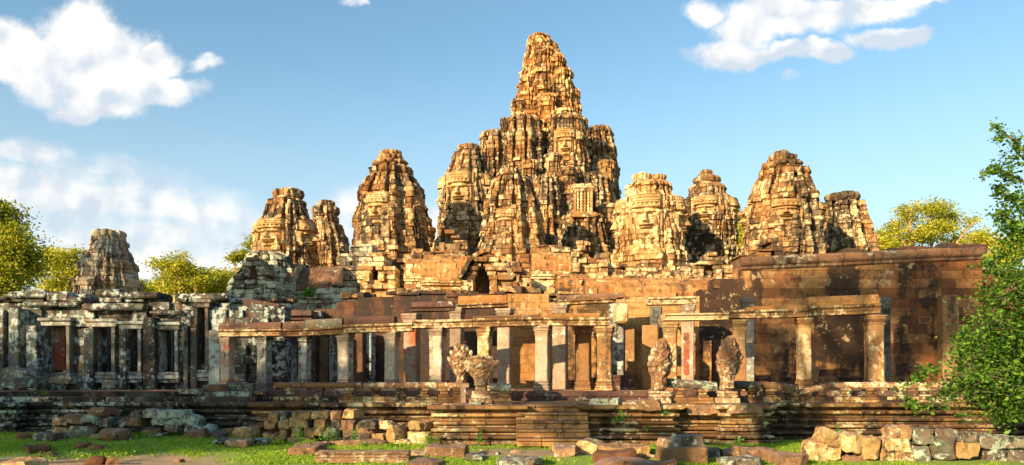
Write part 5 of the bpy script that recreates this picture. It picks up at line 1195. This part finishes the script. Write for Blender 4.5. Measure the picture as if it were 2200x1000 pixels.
# loose stones on the terrace
GT = 'loose stones on the terrace edge'
for a in ((948, 872, 1020, 886, BB, 'broad brown slab on the left stair pier', 24.1, 0), (1046, 872, 1100, 888, BG, 'dark-ended block on the left stair pier beside the steps', 24.1, -.1), (1010, 868, 1035, 878, BG, 'small grey stone on the left stair pier', 24.3, 0), (1268, 860, 1340, 880, BG, 'two-tone lichen block on the right stair pier', 24.0, -.1), (1374, 862, 1424, 886, BB, 'brown protruding block above the vine on the right pier', 23.8, -.2), (1478, 876, 1545, 894, BB, 'brown block on the recessed plinth right of the vine', 24.3, 0), (1566, 872, 1640, 892, BB, 'large brown cap block of the right corner pier', 23.95, 0), (1320, 864, 1375, 882, BB, 'dark middle block on the right stair pier', 24.15, 0),
          (215, 820, 246, 838, BG, 'small dark block standing on the left terrace edge', 27.0, 0), (0, 793, 55, 828, BG, 'dark layered slab at the far left on the terrace', 27.6, 0), (58, 812, 96, 836, BG, 'grey white-spotted step stone left of the leaning pillar', 28.0, 0), (103, 812, 150, 828, BG, 'white-spotted rail stone below the red door jamb', 27.6, 0), (0, 815, 66, 836, 'blockgrey', 'low white-streaked slab under the dark layered one', 27.2, 0), (438, 830, 480, 845, BB, 'flat brown stone on the terrace right of the pink paving', 27.4, 0), (480, 826, 540, 842, BG, 'mossy stones row on the terrace under the red-painted pillar', 28.0, 0), (380, 838, 430, 850, BG, 'thin stone slab at the terrace edge', 26.95, 0),
          (1742, 790, 1764, 822, B, 'small upright block behind the tilted rail', 30.5, -.5)):
    fb(*a[:4], a[4], a[5], D=a[6], dep=.6, yaw=a[7], grp=GT, rnd=.2)

# ------------------------------------------------------------------ plants
rs_ = np.random.RandomState(5)
def leaves(C, n_, size, spread_dir=None, aspect=.5, jit=.35, upb=.3):
    """C (k,3) leaf centres -> quads"""
    k = len(C); a = rs_.normal(size=(k, 3)); a[:, 2] *= .6; a /= np.linalg.norm(a, axis=1, keepdims=True)
    nrm = rs_.normal(size=(k, 3))+np.array([0, 0, upb]); b = np.cross(a, nrm); b /= np.maximum(np.linalg.norm(b, axis=1, keepdims=True), 1e-6)
    s = size*(1+jit*rs_.uniform(-1, 1, (k, 1))); V = np.stack([C-a*s, C-b*s*aspect-a*s*.1, C+a*s, C+b*s*aspect-a*s*.1], 1).reshape(-1, 3)
    F = np.arange(4*k).reshape(-1, 4); bv = np.repeat(rs_.random(k), 4); return V, F, bv

def tree(name, label, base, H, blobs, nleaf, size, leafm, barkm='bark', trunk=.35, clump=.8, per=60, cat='tree', group=None, fork=.45, lean=(0, 0), shell=.6, limb=True):
    """blobs: (dx, dy, z, rx, ry, rz) relative to base, z above base"""
    t = thing(name, label, cat, base, group); bx, by, bz = base
    vol = np.array([b[3]*b[4]*b[5] for b in blobs])**.8; pr = vol/vol.sum(); nc = max(4, nleaf//per)
    which = rs_.choice(len(blobs), nc, p=pr); B_ = np.array(blobs)[which]
    d = rs_.normal(size=(nc, 3)); d /= np.linalg.norm(d, axis=1, keepdims=True); rr = rs_.uniform(shell, 1.0, (nc, 1))
    cc = B_[:, :3]+d*rr*B_[:, 3:6]
    cw = np.repeat(np.arange(nc), per); C = cc[cw]+rs_.normal(size=(nc*per, 3))*clump*np.array([.55, .55, .32])*rs_.uniform(.6, 1.3, (nc, 1))[cw]
    V, F, bv = leaves(C+np.array(base), 0, size)
    bv = np.clip(bv*.6+np.repeat(rs_.random(nc), per).repeat(4)*.4, 0, 1)
    mesh_np('crown', V, F, M[leafm], t, bv)
    mb = MB(); top = Vector(blobs[0][:3]); fk = Vector((bx+lean[0]*.5, by+lean[1]*.5, bz+H*fork))
    mb.tube([(bx, by, bz-.3), (bx+lean[0]*.2, by, bz+H*fork*.5), fk], [trunk*1.25, trunk, trunk*.8], 8, .5); mb.build('trunk', M[barkm], t)
    mb = MB()
    if limb:
        for b in blobs:
            e = Vector((bx+b[0], by+b[1], bz+b[2])); m_ = fk.lerp(e, .5)+Vector((rng.uniform(-.6, .6), rng.uniform(-.4, .4), rng.uniform(-.4, .5)))*trunk*2
            mb.tube([fk-Vector((0, 0, trunk)), m_, e], [trunk*.62, trunk*.38, trunk*.12], 6, .5)
            for q in range(4):
                dd = Vector((rng.uniform(-1, 1)*b[3], rng.uniform(-1, 1)*b[4], rng.uniform(-.3, 1)*b[5]))*.85; s_ = m_.lerp(e, rng.uniform(.2, .9)); mb.tube([s_, s_.lerp(e+dd, .5)+Vector((0, 0, .1)), e+dd], [trunk*.2, trunk*.12, trunk*.04], 5, .5)
        mb.build('limbs', M[barkm], t)
    return t
def bl(pxs, D, zoff=0):
    """(px, py, rx_px, ry_px) -> blobs relative to base at first px"""
    bx = X(pxs[0][0], D); return [(X(a, D)-bx, rng.uniform(-1.5, 1.5), Z(b, D), c/1600*D, c/1600*D*.9, d/1600*D) for a, b, c, d in pxs]
def tr(label, D, spec, nleaf, size, lm, px=None, trunk=.35, clump=.8, per=60, fork=.45, bark='bark', name='leafy_tree', **k):
    bs = bl(spec, D); H = max(b[2] for b in bs); return tree(name, label, (X(spec[0][0], D), D, 0), H, bs, nleaf, size, M and lm, bark, trunk, clump, per, 'tree', 'trees around the temple', fork, **k)
tr('tall dense green tree at the left edge behind the ruined gallery', 58, [(12, 525, 44, 44), (-10, 465, 34, 34), (32, 565, 36, 38), (-20, 560, 60, 60), (48, 520, 18, 20), (10, 600, 50, 36), (-60, 480, 50, 60)], 34000, .13, 'leafgreen', trunk=.5, clump=1.0, per=70, shell=.5)
tr('sparse golden tree between the edge tree and the grey tower', 88, [(135, 560, 40, 22), (110, 548, 20, 10), (160, 590, 40, 22), (95, 585, 22, 12), (120, 612, 50, 16), (168, 545, 14, 9)], 8500, .17, 'leaf', trunk=.35, clump=1.1, per=50, shell=.4)
tr('spreading golden tree right of the grey tower', 88, [(378, 578, 32, 18), (345, 568, 22, 12), (400, 595, 34, 24), (425, 600, 26, 20), (370, 610, 42, 22), (395, 560, 16, 10)], 10000, .17, 'leaf', trunk=.4, clump=1.1, per=50, shell=.4)
tr('low golden tree at the right of the spreading one', 95, [(470, 605, 40, 20), (500, 595, 22, 14), (450, 625, 50, 18), (320, 625, 40, 16), (290, 620, 20, 12)], 12000, .18, 'leaf', trunk=.4, clump=1.2, per=50)
tr('flat-topped pine-like tree beside the twin tower', 86, [(530, 552, 24, 7), (512, 560, 14, 5), (545, 530, 14, 6), (550, 515, 10, 5), (520, 580, 16, 5)], 5200, .14, 'leafgreen', trunk=.3, clump=.7, per=50, shell=.2)
tr('green tree showing between the slender tower and the largest one', 105, [(1592, 480, 22, 26), (1590, 525, 26, 26), (1575, 500, 16, 20)], 6000, .19, 'leaf', trunk=.4, clump=1.1)
tr('wide umbrella-crowned tree behind the rust wall', 84, [(1990, 455, 44, 13), (1940, 458, 26, 11), (2045, 462, 34, 11), (2072, 480, 18, 8), (1925, 490, 28, 14), (2010, 492, 46, 10), (1965, 512, 50, 12), (2065, 515, 30, 12), (1950, 475, 20, 8)], 10000, .15, 'leaf', trunk=.4, clump=1.0, per=45, fork=.6, shell=.2)
tr('small golden tree beside the flat-topped right tower', 92, [(1895, 515, 26, 16), (1915, 535, 30, 14), (1880, 530, 14, 12)], 5500, .17, 'leaf', trunk=.3, clump=1.0)
tr('pale golden tree half hidden behind the right leafy tree', 80, [(2120, 510, 30, 16), (2150, 540, 40, 24), (2185, 525, 40, 24), (2135, 560, 30, 16)], 9000, .16, 'leaf', trunk=.35, clump=1.0)
# far tree mass closing the gaps
def far_mass():
    n = 70000; xs_ = rs_.uniform(-120, 160, n); ys_ = rs_.uniform(112, 135, n); top = 14+3.5*fbm(xs_*.09, ys_*.09, xs_*0, 9, 3)*1.6; zs_ = top*rs_.uniform(.05, 1, n)**.6
    V, F, bv = leaves(np.stack([xs_, ys_, zs_], 1), 0, .42); tag(mesh_np('forest', V, F, M['leaf'], None, bv), 'far-off golden green forest edge behind the temple', kind='stuff')
far_mass()

# leafy foreground tree on the right
def near_tree():
    base = (15.6, 19.6, 0); t = thing('leafy_tree', 'bright green leafy tree overhanging the terrace at the right edge', 'tree', base, 'trees around the temple')
    D = 19.5; P3 = lambda px, py, d=0: Vector((X(px, D+d), D+d, Z(py, D+d)))
    mbt = MB(); mbt.tube([base, (15.3, 19.7, 2), (15.0, 19.6, 4), (14.6, 19.5, 7.2)], [.22, .17, .13, .08], 8, .5); mbt.build('trunk', M['barkdark'], t)
    main = [  # limb polylines in photo pixels (px, py, depth offset)
        [(2290, 820, .3), (2200, 780, .1), (2130, 770, -.2), (2075, 770, -.4)], [(2290, 800, .3), (2200, 720, 0), (2140, 690, -.3), (2100, 680, -.4)], [(2280, 840, 0), (2190, 830, -.3), (2120, 840, -.6), (2040, 850, -.6)],
        [(2290, 760, .4), (2210, 650, .3), (2150, 600, .2), (2120, 560, 0)], [(2280, 600, .3), (2220, 500, .2), (2170, 470, 0), (2135, 460, 0)], [(2270, 520, .2), (2200, 390, .1), (2150, 365, 0), (2105, 370, 0)],
        [(2270, 480, .2), (2215, 340, .1), (2175, 300, 0), (2145, 275, 0)], [(2290, 840, .6), (2220, 860, .3), (2160, 880, 0), (2120, 870, -.2)], [(2290, 780, .5), (2180, 740, .6), (2100, 730, .6), (2060, 740, .5)],
        [(2300, 700, -.3), (2230, 620, -.5), (2190, 600, -.6), (2150, 640, -.6)], [(2280, 460, 0), (2230, 300, 0), (2205, 250, 0)], [(2280, 560, .5), (2200, 440, .5), (2160, 420, .4), (2140, 400, .3)], [(2290, 800, 0), (2160, 800, -.6), (2095, 812, -.8), (2030, 806, -.8)], [(2290, 790, .6), (2200, 700, .8), (2140, 650, .8), (2110, 640, .7)]]
    mb = MB(); cen = []; wts = []
    spine = [Vector(base), Vector((15.3, 19.7, 2)), Vector((15.0, 19.6, 4)), Vector((14.6, 19.5, 7.2))]
    for pl in main:
        e = P3(*pl[0]); zt = min(6.8, max(.9, e.z-.5)); k_ = 0 if zt < 2 else (1 if zt < 4 else 2); a_, b_ = spine[k_], spine[k_+1]; s0 = a_.lerp(b_, (zt-a_.z)/(b_.z-a_.z))
        mb.tube([s0, s0.lerp(e, .5)+Vector((0, 0, .12)), e], [.07, .055, .045], 6, .5)
    for li, pl in enumerate(main):
        pts = [P3(*p) for p in pl]; mb.tube(pts, [.05]+[.03]*(len(pts)-2)+[.008], 5, .5)
        dense = pl[-1][1] > 560
        for s_ in range(len(pts)-1):
            for q in range(16 if dense else 9):
                f = rng.random(); o_ = pts[s_].lerp(pts[s_+1], f); sp_ = .55 if dense else .26
                e = o_+Vector((rng.uniform(-1, .6), rng.uniform(-1, 1), rng.uniform(-.9, .8)))*sp_*1.3
                mb.tube([o_, o_.lerp(e, .5)+Vector((0, 0, .04)), e], [.009, .006, .003], 3, .5)
                for r_ in range(17 if dense else 20):
                    g = rng.random(); c_ = o_.lerp(e, g)+Vector((rng.gauss(0, .13), rng.gauss(0, .13), rng.gauss(0, .11)))*(1 if dense else .55); cen.append(tuple(c_))
    mb.build('branches', M['barkdark'], t)
    for (a, b, rx, ry, n_) in ((2135, 740, 62, 66, 2300), (2170, 810, 60, 52, 2300), (2118, 800, 50, 40, 1500), (2195, 660, 40, 50, 1100), (2070, 840, 34, 24, 500), (2140, 860, 50, 28, 900), (2190, 880, 40, 30, 700), (2095, 750, 34, 34, 700), (2190, 760, 50, 60, 2200), (2195, 460, 26, 60, 700), (2190, 330, 20, 36, 300), (2165, 600, 30, 50, 900), (2185, 530, 26, 50, 700), (2260, 780, 70, 90, 2600), (2290, 640, 60, 90, 2000), (2275, 480, 50, 100, 1400), (2300, 320, 45, 80, 900), (2380, 700, 80, 160, 2600), (2370, 420, 60, 130, 1500), (2330, 250, 40, 60, 500)):
        k_ = n_//24; d = rs_.normal(size=(k_, 3)); d /= np.linalg.norm(d, axis=1, keepdims=True); d *= rs_.uniform(.35, 1, (k_, 1))
        c0 = np.array(P3(a, b, .1)); cc = c0+d*np.array([rx/1600*D, 1.1, ry/1600*D]); cen += list(map(tuple, (np.repeat(cc, 24, 0)+rs_.normal(size=(k_*24, 3))*.12)))
    for (a, b, n_) in ((1965, 815, 60), (1985, 800, 70), (2010, 795, 60), (1960, 870, 60), (1972, 880, 50), (1950, 860, 30), (2070, 900, 40), (2175, 895, 30), (2165, 920, 20), (1940, 835, 30), (2000, 870, 40)):
        c0 = np.array(P3(a, b, -.6)); cen += list(map(tuple, c0+rs_.normal(size=(n_, 3))*np.array([.10, .1, .10])))
    V, F, bv = leaves(np.array(cen), 0, .05, aspect=.62, jit=.55); mesh_np('crown', V, F, M['leafbright'], t, bv)
near_tree()

# trees standing outside the frame, whose crowns shade the left side and dapple the right wall
def off(label, x, y, H, blobs, n=9000, size=.35, tk=.5):
    tree('leafy_tree', label, (x, y, 0), H, blobs, n, size, 'leafgreen', 'barkdark', tk, 1.3, 40, 'tree', 'trees beside the clearing', .55)
OFF_TREES = True
if OFF_TREES:
    off('broad shade tree left of the clearing beyond the picture', -41, -4, 17, [(0, 0, 15, 7, 6, 4), (6, 0, 13.5, 4.2, 4, 3.2), (-7, 1, 14, 6, 5, 4), (4, -3, 17.5, 5, 4, 2.5)], 13000, .30)
    off('second broad shade tree further left beyond the picture', -56, 2, 20, [(0, 0, 15, 8, 6, 6), (6, 2, 14, 5, 5, 4), (-7, 0, 14, 7, 5, 5)], 13000, .32)
    off('very tall tree far left whose shade falls on the lone grey tower', -73, 33, 34, [(0, 0, 27, 9, 6, 7), (3, -2, 20, 8, 6, 6), (-6, 2, 22, 7, 6, 6)], 5500, .4, .8)
    off('tall tree beside the left gallery beyond the picture edge', -41, 20, 23, [(0, 0, 19.5, 4.5, 4, 3), (5, 0, 17.5, 3.6, 3, 2.4), (7.5, 1, 19.5, 2, 2, 1.4)], 8000, .28, .35)
    # sun line from the rust wall: at y = -9 it passes x - 29.7, z + 18.3 above the wall point
    off('tree behind the viewer that dapples the rust wall', -19, -9, 26.5, [(.9, 0, 25.9, 2.2, 1.4, 1.5), (-4.2, 0, 26.2, 1.2, 1.2, 1.4), (2.8, 0, 23.8, 1.6, 1, 1.2), (-5.4, 0, 23.2, .8, 1, 1.1), (-1.2, 0, 22.9, 1.2, 1, .6), (-6.5, 0, 15.4, 1.2, 1, .7), (-2.0, 0, 26, .7, 1, .8), (-9.0, 0, 17, 1.0, 1, .6)], 4600, .22)

# grass and weeds
def grass():
    n = 190000; yy = 18.2+(27.0-18.2)*rs_.random(n)**1.25; xx = rs_.uniform(-.72, .72, n)*yy
    m1 = fbm(xx*.5, yy*.5, xx*0, 40, 3)+.5*vn(xx*2.2, yy*2.2, xx*0, 44)
    soil = np.exp(-(((xx+11)/4.0)**2+((yy-19.3)/1.7)**2))*1.15+np.exp(-(((xx-.8)/3.2)**2+((yy-21.4)/1.5)**2))*1.15+np.exp(-(((xx-11)/4)**2+((yy-19.3)/1.2)**2))*.5+np.exp(-(((xx+5.5)/2.5)**2+((yy-18.2)/.7)**2))*.8
    base_y = np.where((xx > -6.2) & (xx < 9.0), 24.0, np.where(xx > 0, 25.8, 26.6)); keep = (m1*.55+.42-soil > rs_.uniform(-.1, .45, n)) & (yy < base_y)
    keep &= ~((xx > .1) & (xx < 2.5) & (yy > 23.1))
    xx, yy, m1 = xx[keep], yy[keep], m1[keep]; k = len(xx); zz = gh(xx, yy); h = rs_.uniform(.03, .085, k)*(1+.6*np.clip(m1, -.5, 1)); a = rs_.uniform(0, 2*np.pi, k); w = rs_.uniform(.008, .016, k)
    ln = rs_.normal(size=(k, 2))*.5; dx, dy = np.cos(a)*w, np.sin(a)*w
    b = np.stack([xx, yy, zz], 1); V = np.stack([b+np.stack([-dx, -dy, 0*dx], 1), b+np.stack([dx, dy, 0*dx], 1), b+np.stack([dx*.7+ln[:, 0]*h*.5, dy*.7+ln[:, 1]*h*.5, h*.65], 1), b+np.stack([ln[:, 0]*h, ln[:, 1]*h, h], 1)], 1).reshape(-1, 3)
    tag(mesh_np('grass', V, np.arange(4*k).reshape(-1, 4), M['grass'], None, np.repeat(rs_.random(k), 4)), 'short bright green grass between the fallen blocks', kind='stuff')
grass()
def weed(px, py, D, r, h, n, label, mat='weed', size=.03, cat='plant'):
    z = Z(py, D); x = X(px, D); t = thing('weed', label, cat, (x, D, z), 'weeds growing among the stones')
    d = rs_.normal(size=(n, 3)); C = np.array([x, D, z])+np.stack([d[:, 0]*r*.45, d[:, 1]*r*.3, np.abs(d[:, 2])*h*.5], 1); V, F, bv = leaves(C, 0, size, aspect=.5); mesh_np('foliage', V, F, M[mat], t, bv)
    mb = MB()
    for q in range(4):
        e = (x+rng.uniform(-1, 1)*r*.6, D+rng.uniform(-.1, .1), z+h*rng.uniform(.6, 1.1)); mb.tube([(x, D, z-.05), (x+rng.uniform(-.05, .05), D, z+h*.4), e], [.006, .005, .002], 3, .5)
    mb.build('stem', M[mat], t)
for a in ((645, 945, 24.1, .18, .30, 160, 'vine climbing the gap of the left carved stack'), (706, 945, 23.6, .35, .35, 320, 'fern clump left of the middle stack'), (762, 945, 23.4, .15, .32, 150, 'fern on the scallop-carved block'), (782, 962, 23.0, .22, .2, 160, 'weeds at the foot of the scallop-carved block'), (850, 965, 22.9, .3, .25, 200, 'weeds at the foot of the upright block'), (925, 955, 23.3, .3, .35, 280, 'leafy weed beside the two-block stack'), (945, 888, 24.0, .1, .15, 60, 'tuft of weed on the terrace moulding left of the stair pier'), (1030, 950, 23.5, .14, .35, 140, 'slender weed in front of the left stair pier'),
          (1330, 905, 23.4, .16, .30, 40, 'vine with large leaves on the right stair pier'), (1430, 895, 23.6, .14, .26, 60, 'bright small-leaved vine under the brown protruding block'), (1390, 925, 23.7, .1, .2, 40, 'tiny weed on the middle moulding of the right pier'), (1590, 955, 24.0, .2, .25, 120, 'weed at the foot of the right corner pier'), (1410, 985, 20.5, .3, .25, 240, 'weeds left of the large dark-sided block'), (1800, 936, 19.5, .12, .3, 40, 'sprig growing out of the top of the pale heap'), (98, 848, 26.2, .14, .12, 70, 'green tuft on the left terrace edge'), (235, 920, 26.2, .25, .25, 200, 'green weeds behind the left heap'), (665, 637, 45.6, .35, .45, 200, 'bright fern on the crumbling grey-green wall'),
          (1146, 372, 79, .8, .7, 260, 'bush growing high on the central tower'), (315, 940, 22.9, .2, .15, 90, 'yellow-green weed in the left grass'), (1350, 985, 21, .5, .15, 260, 'weeds along the foot of the long pale block')):
    weed(*a, size=.07 if 'large' in a[6] else (.12 if a[2] > 40 else .032))
for (px_, py_, r_) in ((135, 940, .5), (180, 945, .6), (205, 950, .5), (340, 950, .4), (410, 948, .5), (460, 955, .5), (520, 955, .4), (90, 990, .5), (165, 985, .4), (245, 985, .5), (580, 952, .5), (660, 955, .4)):
    D_ = EYE*1600/(py_-805)*.97; weed(px_, py_, D_, r_, .16, 260, 'low tuft of taller grass among the small stones', 'grass', .03);
